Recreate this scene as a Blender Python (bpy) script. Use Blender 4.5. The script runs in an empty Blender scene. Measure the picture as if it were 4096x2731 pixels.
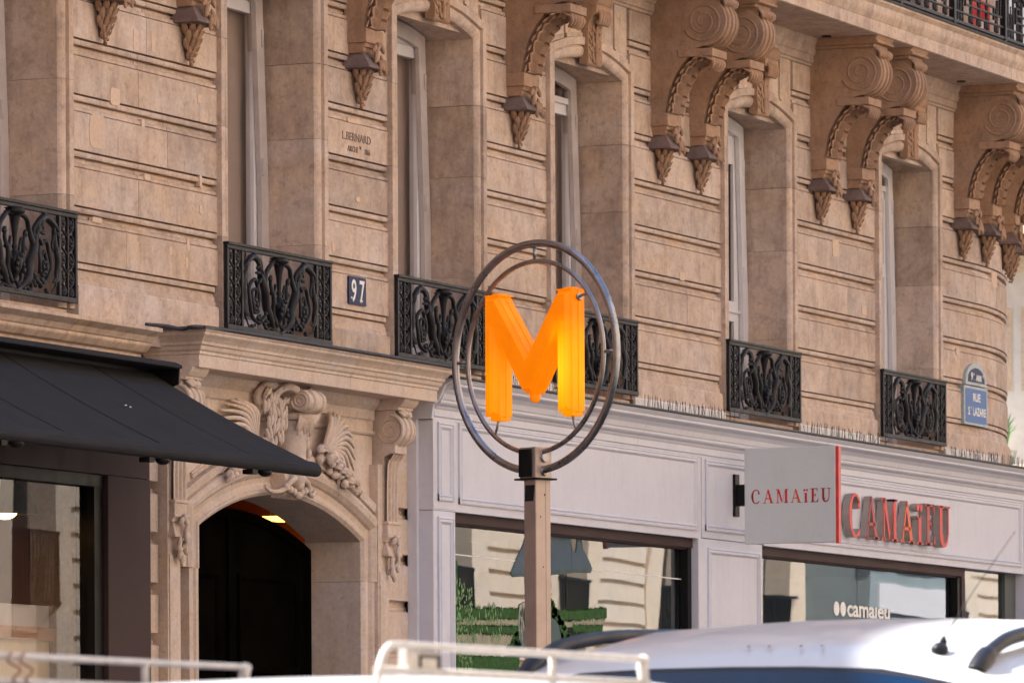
import bpy, bmesh, math, random
from math import sin, cos, pi, radians as R, atan2, hypot
from mathutils import Vector, Matrix
random.seed(7)
S = bpy.context.scene
C = S.collection
# ------------------------------------------------------------------ camera
cd = bpy.data.cameras.new('camera'); cam = bpy.data.objects.new('camera', cd); C.objects.link(cam)
PH = R(23.5)
cam.location = (-31, -15, 1.6)
fw = Vector((cos(PH), sin(PH), 0)); rt = Vector((sin(PH), -cos(PH), 0)); up = Vector((0, 0, 1))
roll = -.005
rt2 = rt*cos(roll) + up*sin(roll); up2 = up*cos(roll) - rt*sin(roll)
cam.rotation_euler = Matrix((rt2, up2, -fw)).transposed().to_euler()
cd.sensor_width = 36; cd.lens = 210.87; cd.shift_y = .4638
cd.clip_start = .5; cd.clip_end = 2000
cd.dof.use_dof = True; cd.dof.focus_distance = 31.0; cd.dof.aperture_fstop = 12.5
S.camera = cam
# ------------------------------------------------------------------ sky, sun, exposure
SUN_AZ, SUN_EL = R(-18), R(50.6)
w = bpy.data.worlds.new('World'); S.world = w; w.use_nodes = True
nt = w.node_tree; nt.nodes.clear()
sk = nt.nodes.new('ShaderNodeTexSky'); sk.sky_type = 'NISHITA'; sk.sun_disc = False
sk.sun_elevation = SUN_EL; sk.sun_rotation = SUN_AZ % (2*pi); sk.air_density = 1.0; sk.dust_density = 1.6; sk.ozone_density = 1.0
bg = nt.nodes.new('ShaderNodeBackground'); bg.inputs[1].default_value = .09
wo = nt.nodes.new('ShaderNodeOutputWorld')
nt.links.new(sk.outputs[0], bg.inputs[0]); nt.links.new(bg.outputs[0], wo.inputs[0])
sd = bpy.data.lights.new('sun', 'SUN'); so = bpy.data.objects.new('sun', sd); C.objects.link(so)
sd.energy = 5.0; sd.angle = R(.5); sd.color = (1, .945, .87)
tos = Vector((sin(SUN_AZ)*cos(SUN_EL), cos(SUN_AZ)*cos(SUN_EL), sin(SUN_EL)))
so.rotation_euler = (-tos).to_track_quat('-Z', 'Y').to_euler(); so.location = (0, 30, 40)
S.view_settings.view_transform = 'Standard'; S.view_settings.look = 'None'
S.view_settings.exposure = 1.95; S.view_settings.gamma = 1; S.view_settings.use_curve_mapping = False
S.render.engine = 'CYCLES'
S.cycles.max_bounces = 8; S.cycles.diffuse_bounces = 5; S.cycles.transparent_max_bounces = 12
# ------------------------------------------------------------------ materials
def lk(t, a, b): t.links.new(a, b)
def base_mat(name):
    m = bpy.data.materials.new(name); m.use_nodes = True
    t = m.node_tree; b = t.nodes['Principled BSDF']
    return m, t, b
def noise(t, pos, scale, detail=4, rough=.55, vec=(1, 1, 1)):
    mp = t.nodes.new('ShaderNodeMapping'); mp.inputs['Scale'].default_value = vec; lk(t, pos, mp.inputs[0])
    n = t.nodes.new('ShaderNodeTexNoise'); n.inputs['Scale'].default_value = scale
    n.inputs['Detail'].default_value = detail; n.inputs['Roughness'].default_value = rough
    lk(t, mp.outputs[0], n.inputs['Vector']); return n.outputs['Fac']
def ramp(t, fac, stops):
    r = t.nodes.new('ShaderNodeValToRGB'); e = r.color_ramp.elements
    while len(e) < len(stops): e.new(.5)
    for i, (p, c) in enumerate(stops): e[i].position = p; e[i].color = (*c, 1) if len(c) == 3 else c
    lk(t, fac, r.inputs[0]); return r.outputs[0]
def mixc(t, fac, a, b, mode='MIX'):
    m = t.nodes.new('ShaderNodeMix'); m.data_type = 'RGBA'; m.blend_type = mode
    if isinstance(fac, (int, float)): m.inputs[0].default_value = fac
    else: lk(t, fac, m.inputs[0])
    for s, v in ((6, a), (7, b)):
        if isinstance(v, tuple): m.inputs[s].default_value = (*v, 1)
        else: lk(t, v, m.inputs[s])
    return m.outputs[2]
def bump(t, b, fac, strength, dist):
    n = t.nodes.new('ShaderNodeBump'); n.inputs['Strength'].default_value = strength; n.inputs['Distance'].default_value = dist
    lk(t, fac, n.inputs['Height']); lk(t, n.outputs[0], b.inputs['Normal'])
def stone_mat(name, col, warm, dirt, dirtamt=.5, rnd=.12, streak=.5, rough=.88, bumpd=.003, cool=None, pits=.45):
    m, t, b = base_mat(name)
    g = t.nodes.new('ShaderNodeNewGeometry').outputs['Position']
    oi = t.nodes.new('ShaderNodeObjectInfo').outputs['Random']
    # shift the pattern from block to block so that stones differ
    of = t.nodes.new('ShaderNodeVectorMath'); of.operation = 'MULTIPLY_ADD'; cb_ = t.nodes.new('ShaderNodeCombineXYZ')
    lk(t, oi, cb_.inputs[0]); lk(t, oi, cb_.inputs[2]); lk(t, cb_.outputs[0], of.inputs[0]); of.inputs[1].default_value = (3, 3, 3); lk(t, g, of.inputs[2])
    gv = of.outputs[0]
    big = noise(t, gv, 1.9, 3, .55); mid = noise(t, gv, 6, 6, .66, (1, 1, .9)); fine = noise(t, g, 42, 3, .6)
    strk = noise(t, g, 4.0, 6, .74, (2.6, 2.6, .55)); soft = noise(t, gv, 3.1, 2, .5, (.6, .6, 1.5)); pit = noise(t, g, 30, 2, .5)
    c = mixc(t, ramp(t, big, [(.36, (0, 0, 0)), (.64, (1, 1, 1))]), col, warm)
    c = mixc(t, mixc(t, .75, (0, 0, 0), ramp(t, soft, [(.46, (0, 0, 0)), (.70, (1, 1, 1))])), c, cool or tuple(v*f for v, f in zip(col, (.98, 1.04, 1.16))))
    c = mixc(t, mixc(t, dirtamt, (0, 0, 0), ramp(t, mid, [(.42, (0, 0, 0)), (.66, (1, 1, 1))])), c, dirt)
    c = mixc(t, mixc(t, streak, (0, 0, 0), ramp(t, strk, [(.50, (0, 0, 0)), (.68, (1, 1, 1))])), c, tuple(v*.68 for v in dirt))
    spk = noise(t, gv, 15, 5, .7, (1, 1, 1.3))
    c = mixc(t, mixc(t, dirtamt*.85, (0, 0, 0), ramp(t, spk, [(.52, (0, 0, 0)), (.70, (1, 1, 1))])), c, tuple(v*.80 for v in dirt))
    c = mixc(t, mixc(t, pits, (0, 0, 0), ramp(t, pit, [(.68, (0, 0, 0)), (.74, (1, 1, 1))])), c, tuple(v*.45 for v in col))
    c = mixc(t, 1.0, c, ramp(t, fine, [(.3, (.90 if pits else .985,)*3), (.7, (1.07 if pits else 1.01,)*3)]), 'MULTIPLY')
    rr = ramp(t, oi, [(0, (1-rnd, 1-rnd, 1-rnd*.9)), (.5, (1, .98, .96)), (1, (1+rnd*.4, 1+rnd*.5, 1+rnd*.75))])
    c = mixc(t, 1.0, c, rr, 'MULTIPLY')
    lk(t, c, b.inputs['Base Color']); b.inputs['Roughness'].default_value = rough
    b.inputs['Specular IOR Level'].default_value = .2
    bump(t, b, mid, .45, bumpd)
    return m
def plain(name, col, rough=.5, metal=0, spec=.5, vary=.12, scale=9, coat=0, bumpd=0, emis=None, es=0):
    m, t, b = base_mat(name)
    g = t.nodes.new('ShaderNodeNewGeometry').outputs['Position']
    n = noise(t, g, scale, 5, .6)
    r = ramp(t, n, [(.3, tuple(max(0, v*(1-vary)) for v in col)), (.7, tuple(min(1, v*(1+vary*.6)) for v in col))])
    lk(t, r, b.inputs['Base Color'])
    rr = ramp(t, n, [(.3, (rough*.85,)*3), (.7, (min(1, rough*1.15),)*3)]); lk(t, rr, b.inputs['Roughness'])
    b.inputs['Metallic'].default_value = metal; b.inputs['Specular IOR Level'].default_value = spec
    if coat: b.inputs['Coat Weight'].default_value = coat; b.inputs['Coat Roughness'].default_value = .05
    if bumpd: bump(t, b, noise(t, g, scale*6, 3), .5, bumpd)
    if emis: b.inputs['Emission Color'].default_value = (*emis, 1); b.inputs['Emission Strength'].default_value = es
    return m
M = {}
M['stone'] = stone_mat('limestone', (.595, .468, .388), (.61, .452, .338), (.34, .245, .20), .58, .17, .42, cool=(.60, .50, .45))
M['stone2'] = stone_mat('limestone_pale', (.64, .53, .465), (.63, .50, .41), (.46, .36, .30), .4, .06, .3)
M['carved'] = stone_mat('limestone_carved_shaded', (.41, .265, .18), (.43, .265, .168), (.22, .135, .095), .5, .06, .3, bumpd=.004)  # browner than the plain limestone, so the brackets carry shade in their colour
M['soot_shade'] = stone_mat('limestone_soot_shade', (.20, .145, .13), (.24, .17, .15), (.12, .085, .08), .5, .08, .4)
M['patch'] = stone_mat('repair_mortar', (.65, .48, .365), (.67, .49, .37), (.58, .42, .33), .2, .08, .05)
M['cream'] = stone_mat('sunlit_cream_stone', (.70, .58, .46), (.74, .61, .48), (.5, .41, .32), .3, .05, .3)
M['lead'] = plain('lead_flashing', (.045, .045, .055), .55, .3, bumpd=.003)
M['iron'] = plain('cast_iron_paint', (.011, .0105, .015), .5, 0, spec=.28, vary=.35, scale=25, bumpd=.002)
M['paint'] = stone_mat('lilac_grey_paint', (.62, .63, .72), (.605, .615, .71), (.46, .455, .51), .12, .02, .12, .55, .0004, (.61, .62, .72), 0)
M['brown'] = plain('brown_frame_metal', (.062, .040, .042), .6, 0, spec=.08, vary=.12, scale=3)
M['blackf'] = plain('black_frame', (.010, .009, .010), .5, spec=.15)
M['awning'] = plain('awning_cloth', (.022, .022, .027), .9, vary=.2, scale=2.2, spec=.25, bumpd=.002)
M['pvc'] = plain('white_window_paint', (.66, .64, .67), .45, vary=.05)
M['oldpvc'] = plain('weathered_window_paint', (.50, .44, .43), .55, vary=.15)
M['blind'] = plain('taupe_blind', (.60, .46, .40), .85, vary=.06, scale=1.2)
M['curtain'] = plain('pale_curtain', (.5, .43, .35), .85, vary=.1)
M['wood'] = plain('dark_varnished_wood', (.0035, .0028, .0022), .8, spec=.0, vary=.4, scale=4)
M['vest'] = plain('orange_wood_ceiling', (.45, .16, .04), .5, vary=.25, scale=4)
M['steel'] = plain('brushed_steel_tube', (.33, .33, .355), .30, .95, vary=.25, scale=14)
M['pole'] = plain('bronze_grey_paint', (.45, .36, .32), .45, .5, vary=.14, scale=8)
M['poleblk'] = plain('black_sticker', (.004, .004, .005), .5)
M['carwhite'] = plain('white_car_paint', (.50, .52, .56), .35, 0, vary=.02, coat=.4)
M['rackw'] = plain('white_rack_paint', (.50, .48, .46), .4, vary=.2, scale=30)
M['rubber'] = plain('black_plastic', (.009, .010, .016), .45, spec=.25)
M['carglass'] = plain('blue_windscreen', (.002, .016, .05), .12, 0, spec=.25)
M['blue'] = plain('navy_enamel', (.022, .032, .095), .5, spec=.15, vary=.1)
M['blue2'] = plain('blue_enamel', (.075, .16, .40), .45, spec=.15, vary=.25, scale=20)
M['verd'] = plain('pale_green_enamel_border', (.36, .42, .44), .5, vary=.3, scale=30)
M['white'] = plain('white_enamel', (.75, .74, .72), .4, vary=.08)
M['signgrey'] = stone_mat('grey_sign_face', (.64, .66, .66), (.63, .65, .65), (.56, .57, .56), .12, .02, .08, .55, .0003, (.63, .66, .67), 0)
M['signred'] = plain('red_acrylic', (.66, .045, .045), .35, vary=.25, scale=12)
M['lred'] = plain('red_letter_face', (.66, .022, .022), .4, spec=.3, vary=.25, scale=9)
M['lorange'] = plain('orange_red_letter_face', (.80, .09, .02), .4, spec=.3, vary=.2, scale=9)
M['ldark'] = plain('dark_red_letter_face', (.42, .012, .025), .4, spec=.3, vary=.4, scale=9)
M['lgrey'] = plain('letter_side_metal', (.36, .32, .30), .4, .3)
M['ink'] = plain('engraved_dark', (.21, .15, .12), .9)
M['red'] = plain('red_board', (.62, .01, .015), .5)
M['flash'] = plain('limewashed_flashing', (.70, .66, .64), .8, vary=.25, scale=18)
M['hedge'] = plain('reflected_hedge', (.022, .095, .014), .7, vary=.8, scale=45, spec=.2)
M['hedge2'] = plain('reflected_leaves', (.035, .12, .03), .7, vary=.6, scale=45, spec=.2)
M['benchband'] = plain('reflected_bench', (.30, .29, .21), .7, vary=.3, scale=12)
M['slatedark'] = plain('slate_rim', (.02, .055, .06), .6)
M['grass'] = plain('artificial_grass', (.06, .30, .035), .8, vary=.6, scale=60, bumpd=.01)
M['leaf'] = plain('hanging_leaf', (.16, .32, .12), .6, vary=.5, scale=40)
M['shelf'] = plain('beige_display_board', (.70, .60, .45), .7, vary=.1)
M['dress'] = plain('grey_teal_jumper', (.075, .12, .125), .85, vary=.2, scale=30)
M['hair'] = plain('blond_wig', (.36, .37, .34), .6, vary=.3, scale=60)
M['skin'] = plain('mannequin_skin', (.55, .38, .30), .5)
M['slate'] = plain('slate_blue_shade', (.045, .085, .13), .6, spec=.3, vary=.15)
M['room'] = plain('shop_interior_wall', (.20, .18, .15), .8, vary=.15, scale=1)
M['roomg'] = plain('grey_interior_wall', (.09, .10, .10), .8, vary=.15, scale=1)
M['roomb'] = plain('brown_interior_wall', (.50, .29, .19), .7, vary=.3, scale=1)
M['lamp'] = plain('lamp_glow', (1, .7, .3), .5, emis=(1, .55, .18), es=6)
M['lampo'] = plain('ceiling_lamp_glow', (1, .5, .2), .5, emis=(1, .36, .06), es=2.2)
M['asphalt'] = stone_mat('asphalt', (.055, .054, .053), (.06, .058, .055), (.04, .04, .04), .3, .02, .0)
M['pave'] = stone_mat('paving', (.22, .20, .18), (.25, .23, .2), (.16, .15, .13), .3, .02, .0)
M['zinc'] = plain('zinc_roof', (.22, .24, .27), .5, .5)
M['twine'] = plain('twine', (.25, .14, .10), .9)
M['greyrender'] = plain('grey_render', (.25, .30, .315), .7, vary=.15, scale=1)
M['dglass'] = plain('dark_glass', (.015, .018, .02), .05, 0, spec=.9)
def glass_mat(name, tint, ior, wav=.0, rough=0.0):
    m = bpy.data.materials.new(name); m.use_nodes = True; t = m.node_tree; t.nodes.clear()
    o = t.nodes.new('ShaderNodeOutputMaterial'); mx = t.nodes.new('ShaderNodeMixShader')
    tr = t.nodes.new('ShaderNodeBsdfTransparent'); tr.inputs[0].default_value = (*tint, 1)
    gl = t.nodes.new('ShaderNodeBsdfGlossy'); gl.inputs['Roughness'].default_value = rough; gl.inputs[0].default_value = (.95, .97, 1, 1)
    fr = t.nodes.new('ShaderNodeFresnel'); fr.inputs[0].default_value = ior
    bf = t.nodes.new('ShaderNodeNewGeometry'); iv = t.nodes.new('ShaderNodeMath'); iv.operation = 'SUBTRACT'; iv.inputs[0].default_value = 1; lk(t, bf.outputs['Backfacing'], iv.inputs[1])
    mu = t.nodes.new('ShaderNodeMath'); mu.operation = 'MULTIPLY'; lk(t, fr.outputs[0], mu.inputs[0]); lk(t, iv.outputs[0], mu.inputs[1])
    lk(t, mu.outputs[0], mx.inputs[0]); lk(t, tr.outputs[0], mx.inputs[1]); lk(t, gl.outputs[0], mx.inputs[2]); lk(t, mx.outputs[0], o.inputs[0])
    if wav:
        g = t.nodes.new('ShaderNodeNewGeometry').outputs['Position']
        n = t.nodes.new('ShaderNodeBump'); n.inputs['Strength'].default_value = 1; n.inputs['Distance'].default_value = wav
        lk(t, noise(t, g, 1.3, 1, .4, (1, 1, .6)), n.inputs['Height'])
        lk(t, n.outputs[0], gl.inputs['Normal'])
    return m
M['glass'] = glass_mat('shop_glass', (.86, .95, .92), 1.95, .0012)
M['glassd'] = glass_mat('cafe_glass', (.9, .88, .86), 1.35, .001)
M['wglassd'] = glass_mat('dark_window_glass', (.5, .5, .5), 1.08, .0)
M['wglass'] = glass_mat('window_glass', (.85, .85, .85), 1.5, .002)
def m_sign():
    m, t, b = base_mat('lit_orange_plastic')
    tc = t.nodes.new('ShaderNodeTexCoord').outputs['Object']
    sx = t.nodes.new('ShaderNodeSeparateXYZ'); lk(t, tc, sx.inputs[0])
    def band(src, c, wd):
        a = t.nodes.new('ShaderNodeMath'); a.operation = 'SUBTRACT'; lk(t, src, a.inputs[0]); a.inputs[1].default_value = c
        q = t.nodes.new('ShaderNodeMath'); q.operation = 'DIVIDE'; lk(t, a.outputs[0], q.inputs[0]); q.inputs[1].default_value = wd
        s = t.nodes.new('ShaderNodeMath'); s.operation = 'MULTIPLY'; lk(t, q.outputs[0], s.inputs[0]); lk(t, q.outputs[0], s.inputs[1])
        e = t.nodes.new('ShaderNodeMath'); e.operation = 'SUBTRACT'; e.inputs[0].default_value = 1; e.use_clamp = True; lk(t, s.outputs[0], e.inputs[1])
        return e.outputs[0]
    # tubes inside the two legs: the right one burns brighter
    def mul(a, b_):
        s = t.nodes.new('ShaderNodeMath'); s.operation = 'MULTIPLY'; lk(t, a, s.inputs[0])
        if isinstance(b_, float): s.inputs[1].default_value = b_
        else: lk(t, b_, s.inputs[1])
        return s.outputs[0]
    r_ = mul(band(sx.outputs[0], .245, .085), band(sx.outputs[2], -.10, .29))
    l_ = mul(mul(band(sx.outputs[0], -.235, .10), band(sx.outputs[2], -.17, .28)), .32)
    ad = t.nodes.new('ShaderNodeMath'); ad.operation = 'ADD'; ad.use_clamp = True; lk(t, r_, ad.inputs[0]); lk(t, l_, ad.inputs[1])
    n = noise(t, tc, 6, 3)
    b.inputs['Specular IOR Level'].default_value = .2; b.inputs['Roughness'].default_value = .42
    bc = ramp(t, n, [(.3, (.74, .19, .0)), (.7, (.80, .26, .0))]); lk(t, bc, b.inputs['Base Color'])
    ec = ramp(t, ad.outputs[0], [(0, (1, .20, .0)), (.6, (1, .36, .0)), (1, (1, .50, .01))]); lk(t, ec, b.inputs['Emission Color'])
    es = ramp(t, ad.outputs[0], [(0, (.16,)*3), (1, (.31,)*3)]); lk(t, es, b.inputs['Emission Strength'])
    return m
M['msign'] = m_sign()
# ------------------------------------------------------------------ mesh helpers
class MB:
    def __init__(s): s.v = []; s.f = []; s.sm = []
    def add(s, vs, fs, smooth=False):
        o = len(s.v); s.v += [tuple(p) for p in vs]; s.f += [tuple(i+o for i in f) for f in fs]; s.sm += [smooth]*len(fs); return s
    def box(s, x0, x1, y0, y1, z0, z1):
        vs = [(x, y, z) for x in (x0, x1) for y in (y0, y1) for z in (z0, z1)]
        return s.add(vs, [(0, 1, 3, 2), (4, 6, 7, 5), (0, 4, 5, 1), (2, 3, 7, 6), (0, 2, 6, 4), (1, 5, 7, 3)])
    def bbox(s, x0, x1, y0, y1, z0, z1, c):  # box with chamfered long edges
        a = [(x0+c, y0), (x1-c, y0), (x1, y0+c), (x1, y1-c), (x1-c, y1), (x0+c, y1), (x0, y1-c), (x0, y0+c)]
        return s.prismz(a, z0, z1)
    def prismz(s, poly, z0, z1):
        n = len(poly); vs = [(x, y, z0) for x, y in poly]+[(x, y, z1) for x, y in poly]
        return s.add(vs, [tuple(range(n-1, -1, -1)), tuple(range(n, 2*n))]+[(i, (i+1) % n, n+(i+1) % n, n+i) for i in range(n)])
    def prismx(s, poly, x0, x1, smooth=False):  # poly in (y,z)
        n = len(poly); vs = [(x0, y, z) for y, z in poly]+[(x1, y, z) for y, z in poly]
        s.add(vs, [tuple(range(n)), tuple(range(2*n-1, n-1, -1))]); o = len(s.v)-2*n
        s.f += [(o+i, o+n+i, o+n+(i+1) % n, o+(i+1) % n) for i in range(n)]; s.sm += [smooth]*n; return s
    def prismy(s, poly, y0, y1):  # poly in (x,z)
        n = len(poly); vs = [(x, y0, z) for x, z in poly]+[(x, y1, z) for x, z in poly]
        return s.add(vs, [tuple(range(n)), tuple(range(2*n-1, n-1, -1))]+[(i, n+i, n+(i+1) % n, (i+1) % n) for i in range(n)])
    def grid(s, rows, smooth=True, close=False):
        n = len(rows[0]); vs = [p for r in rows for p in r]; fs = []
        for i in range(len(rows)-1):
            for j in range(n if close else n-1):
                k = (j+1) % n; fs.append((i*n+j, i*n+k, (i+1)*n+k, (i+1)*n+j))
        return s.add(vs, fs, smooth)
    def tube(s, pts, r, seg=8, caps=True):
        pts = [Vector(p) for p in pts]; n = len(pts); rs = r if isinstance(r, (list, tuple)) else [r]*n
        rows = []; prev = None
        for i, p in enumerate(pts):
            t = (pts[min(i+1, n-1)]-pts[max(i-1, 0)])
            if t.length < 1e-9: t = Vector((0, 0, 1))
            t.normalize()
            if prev is None:
                a = Vector((0, 1, 0)) if abs(t.y) < .9 else Vector((1, 0, 0))
            else: a = prev
            a = (a-t*a.dot(t)); a.normalize(); prev = a; b = t.cross(a)
            rows.append([p+(a*cos(2*pi*k/seg)+b*sin(2*pi*k/seg))*rs[i] for k in range(seg)])
        s.grid(rows, True, True)
        if caps:
            o = len(s.v)-n*seg
            s.f += [tuple(o+k for k in range(seg-1, -1, -1)), tuple(o+(n-1)*seg+k for k in range(seg))]; s.sm += [False, False]
        return s
    def ell(s, c, r, seg=8, rings=5, rot=None):
        rows = []
        for i in range(rings+1):
            th = pi*i/rings; row = []
            for k in range(seg):
                p = Vector((r[0]*sin(th)*cos(2*pi*k/seg), r[1]*sin(th)*sin(2*pi*k/seg), r[2]*cos(th)))
                if rot: p = rot @ p
                row.append(Vector(c)+p)
            rows.append(row)
        return s.grid(rows, True, True)
    def lathe(s, c, prof, seg=20):  # prof (r,z) about vertical axis through c
        return s.grid([[(c[0]+r*cos(2*pi*k/seg), c[1]+r*sin(2*pi*k/seg), c[2]+z) for k in range(seg)] for r, z in prof], True, True)
    def sweep(s, path, prof, close_prof=True, caps=True, ends=None):
        """path: 2D points (x,y); prof: (out,z). outward = right-hand normal of travel; mitred"""
        n = len(path); rows = []
        for i in range(n):
            p = Vector(path[i])
            d0 = (Vector(path[i])-Vector(path[i-1])).normalized() if i else None
            d1 = (Vector(path[i+1])-Vector(path[i])).normalized() if i < n-1 else None
            if d0 is None: nn = Vector((d1.y, -d1.x))
            elif d1 is None: nn = Vector((d0.y, -d0.x))
            else:
                a = Vector((d0.y, -d0.x)); b = Vector((d1.y, -d1.x)); m = (a+b).normalized(); nn = m/max(.3, m.dot(a))
            rows.append([(p.x+nn.x*o, p.y+nn.y*o, z) for o, z in prof])
        s.grid(rows, False, close_prof)
        if caps:
            m = len(prof); o = len(s.v)-n*m
            s.f += [tuple(o+k for k in range(m-1, -1, -1)), tuple(o+(n-1)*m+k for k in range(m))]; s.sm += [False, False]
        return s
    def sweepxz(s, path, prof, caps=True):
        """path: (x,z) outline; prof: (n, y); n outward = left-hand normal of travel"""
        n = len(path); rows = []
        for i in range(n):
            d0 = (Vector(path[i])-Vector(path[i-1])).normalized() if i else None
            d1 = (Vector(path[i+1])-Vector(path[i])).normalized() if i < n-1 else None
            if d0 is None: nn = Vector((-d1.y, d1.x))
            elif d1 is None: nn = Vector((-d0.y, d0.x))
            else:
                a = Vector((-d0.y, d0.x)); b = Vector((-d1.y, d1.x)); m = (a+b).normalized(); nn = m/max(.3, m.dot(a))
            rows.append([(path[i][0]+nn.x*o, y, path[i][1]+nn.y*o) for o, y in prof])
        s.grid(rows, False, True)
        if caps:
            m = len(prof); o = len(s.v)-n*m
            s.f += [tuple(o+k for k in range(m-1, -1, -1)), tuple(o+(n-1)*m+k for k in range(m))]; s.sm += [False, False]
        return s
    def xf(s, mat):
        s.v = [tuple(mat @ Vector(p)) for p in s.v]; return s
    def join(s, o):
        return s.add(o.v, o.f) if not o.sm else s._j(o)
    def _j(s, o):
        k = len(s.v); s.v += o.v; s.f += [tuple(i+k for i in f) for f in o.f]; s.sm += o.sm; return s
    def mesh(s, name, mat, org=(0, 0, 0), bevel=0):
        me = bpy.data.meshes.new(name)
        me.from_pydata([(p[0]-org[0], p[1]-org[1], p[2]-org[2]) for p in s.v], [], s.f)
        me.polygons.foreach_set('use_smooth', s.sm)
        bm = bmesh.new(); bm.from_mesh(me)
        bmesh.ops.remove_doubles(bm, verts=bm.verts, dist=1e-5)
        bmesh.ops.recalc_face_normals(bm, faces=bm.faces)
        if bevel:
            es = [e for e in bm.edges if e.is_manifold and not (e.link_faces[0].smooth and e.link_faces[1].smooth) and e.calc_face_angle(0) > .6]
            bmesh.ops.bevel(bm, geom=es, offset=bevel, segments=1, affect='EDGES', clamp_overlap=True)
        bm.to_mesh(me); bm.free()
        me.materials.append(mat if not isinstance(mat, str) else M[mat]); me.update(); return me
ORG = {}
def org_of(o):
    return ORG.get(o.name, (0, 0, 0)) if o else (0, 0, 0)
def put(name, mb, mat, parent=None, bevel=0, kind=None, label=None):
    """link a mesh built in world coordinates as a part of parent"""
    og = org_of(parent)
    o = bpy.data.objects.new(name, mb.mesh(name, mat, og, bevel)); C.objects.link(o)
    if parent: o.parent = parent; ORG[o.name] = og
    if kind: o['kind'] = kind
    if label: o['label'] = label
    return o
def thing(name, label, cat, loc=(0, 0, 0), group=None):
    o = bpy.data.objects.new(name, None); C.objects.link(o); o.location = loc; o['label'] = label; o['category'] = cat
    o.empty_display_size = .2
    if group: o['group'] = group
    ORG[o.name] = loc; return o
def solo(name, mb, mat, label, cat, group=None, bevel=0):
    """a thing that is one mesh; origin at the base centre"""
    xs = [p[0] for p in mb.v]; ys = [p[1] for p in mb.v]; zs = [p[2] for p in mb.v]
    og = ((min(xs)+max(xs))/2, (min(ys)+max(ys))/2, min(zs))
    o = bpy.data.objects.new(name, mb.mesh(name, mat, og, bevel)); C.objects.link(o); o.location = og
    o['label'] = label; o['category'] = cat; ORG[o.name] = og
    if group: o['group'] = group
    return o
def struct(name, mb, mat):
    o = bpy.data.objects.new(name, mb.mesh(name, mat)); C.objects.link(o); o['kind'] = 'structure'; return o
def cp(o, parent, loc):
    c = o.copy(); C.objects.link(c); c.parent = parent; c.location = loc
    for ch in list(o.children): cp(ch, c, ch.location)
    return c
def text_mb(s, size, depth, mat4, xs=1.0, align='CENTER', bold=0):
    cu = bpy.data.curves.new('t', 'FONT'); cu.body = s; cu.size = size; cu.extrude = depth/2; cu.align_x = align
    cu.resolution_u = 3; cu.offset = bold
    ob = bpy.data.objects.new('t', cu); C.objects.link(ob)
    me = bpy.data.meshes.new_from_object(ob.evaluated_get(bpy.context.evaluated_depsgraph_get()))
    mb = MB(); mb.add([(v.co.x*xs, v.co.y, v.co.z) for v in me.vertices], [tuple(p.vertices) for p in me.polygons])
    bpy.data.objects.remove(ob); bpy.data.curves.remove(cu); bpy.data.meshes.remove(me)
    return mb.xf(mat4)
def faceM(x, y, z, xd=(1, 0, 0), zd=(0, 0, 1)):  # text plane: local x -> xd, local y -> zd
    a = Vector(xd).normalized(); b = Vector(zd).normalized(); c = a.cross(b)
    m = Matrix((a, b, c)).transposed().to_4x4(); m.translation = Vector((x, y, z)); return m
def catmull(P, n=6, close=False):
    P = [Vector(p) for p in P]; out = []
    m = len(P)
    for i in range(m-1):
        p0 = P[max(i-1, 0)]; p1 = P[i]; p2 = P[i+1]; p3 = P[min(i+2, m-1)]
        for k in range(n):
            t = k/n
            out.append(.5*((2*p1)+(-p0+p2)*t+(2*p0-5*p1+4*p2-p3)*t*t+(-p0+3*p1-3*p2+p3)*t**3))
    out.append(P[-1]); return out
def leafm(mb, path, nrm, width, lobes=5, depth=.35, n=18, taper=True, amp=.32):
    """a carved leaf: ribbon along path with lobed edges and a raised midrib"""
    P = catmull(path, max(2, n//(len(path)-1))); rows = []; N = len(P)
    for i, p in enumerate(P):
        t = (P[min(i+1, N-1)]-P[max(i-1, 0)]).normalized(); u = i/(N-1)
        nn = Vector(nrm(u) if callable(nrm) else nrm).normalized(); sd_ = t.cross(nn).normalized()
        prof = (sin(pi*min(1, u*.93+.07)**.8) if taper else 1)
        wv = width*prof*(1-amp*abs(((u*lobes) % 1)-.15))
        rows.append([p+sd_*(a*wv)+nn*(h*width*depth) for a, h in ((-1, -.35), (-.8, .25), (-.45, -.05), (-.12, .5), (0, .7), (.12, .5), (.45, -.05), (.8, .25), (1, -.35))])
    mb.grid(rows, True)
    back = [[q-Vector(nrm(.5) if callable(nrm) else nrm).normalized()*(width*.25) for q in (r[0], r[4], r[8])] for r in rows]
    mb.grid(back, True)
    return mb
# ------------------------------------------------------------------ ground
GZ, PZ = .25, .38
b = MB(); b.box(-150, 220, -80, 120, GZ-.5, GZ); struct('road', b, 'asphalt')
b = MB(); b.sweep([(-80, 3.0), (-80, -4.0), (17, -4.0), (19.5, -1.6), (19.5, 60)], [(0, PZ), (0, GZ-.1), (-.18, GZ-.1), (-.18, PZ)]); struct('kerb', b, 'pave')
b = MB(); b.prismz([(-79.8, -3.82), (16.92, -3.82), (19.32, -1.52), (19.32, 59), (-79.8, 59)], GZ-.1, PZ-.004); struct('pavement', b, 'pave')
b = MB(); b.box(-80, 130, -24, -17.2, GZ-.1, PZ); struct('far_pavement', b, 'pave')
# lane line
b = MB()
for i in range(14): b.box(-40+i*6, -37+i*6, -11.05, -10.93, GZ+.002, GZ+.006)
struct('road_marking', b, 'white')
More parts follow.
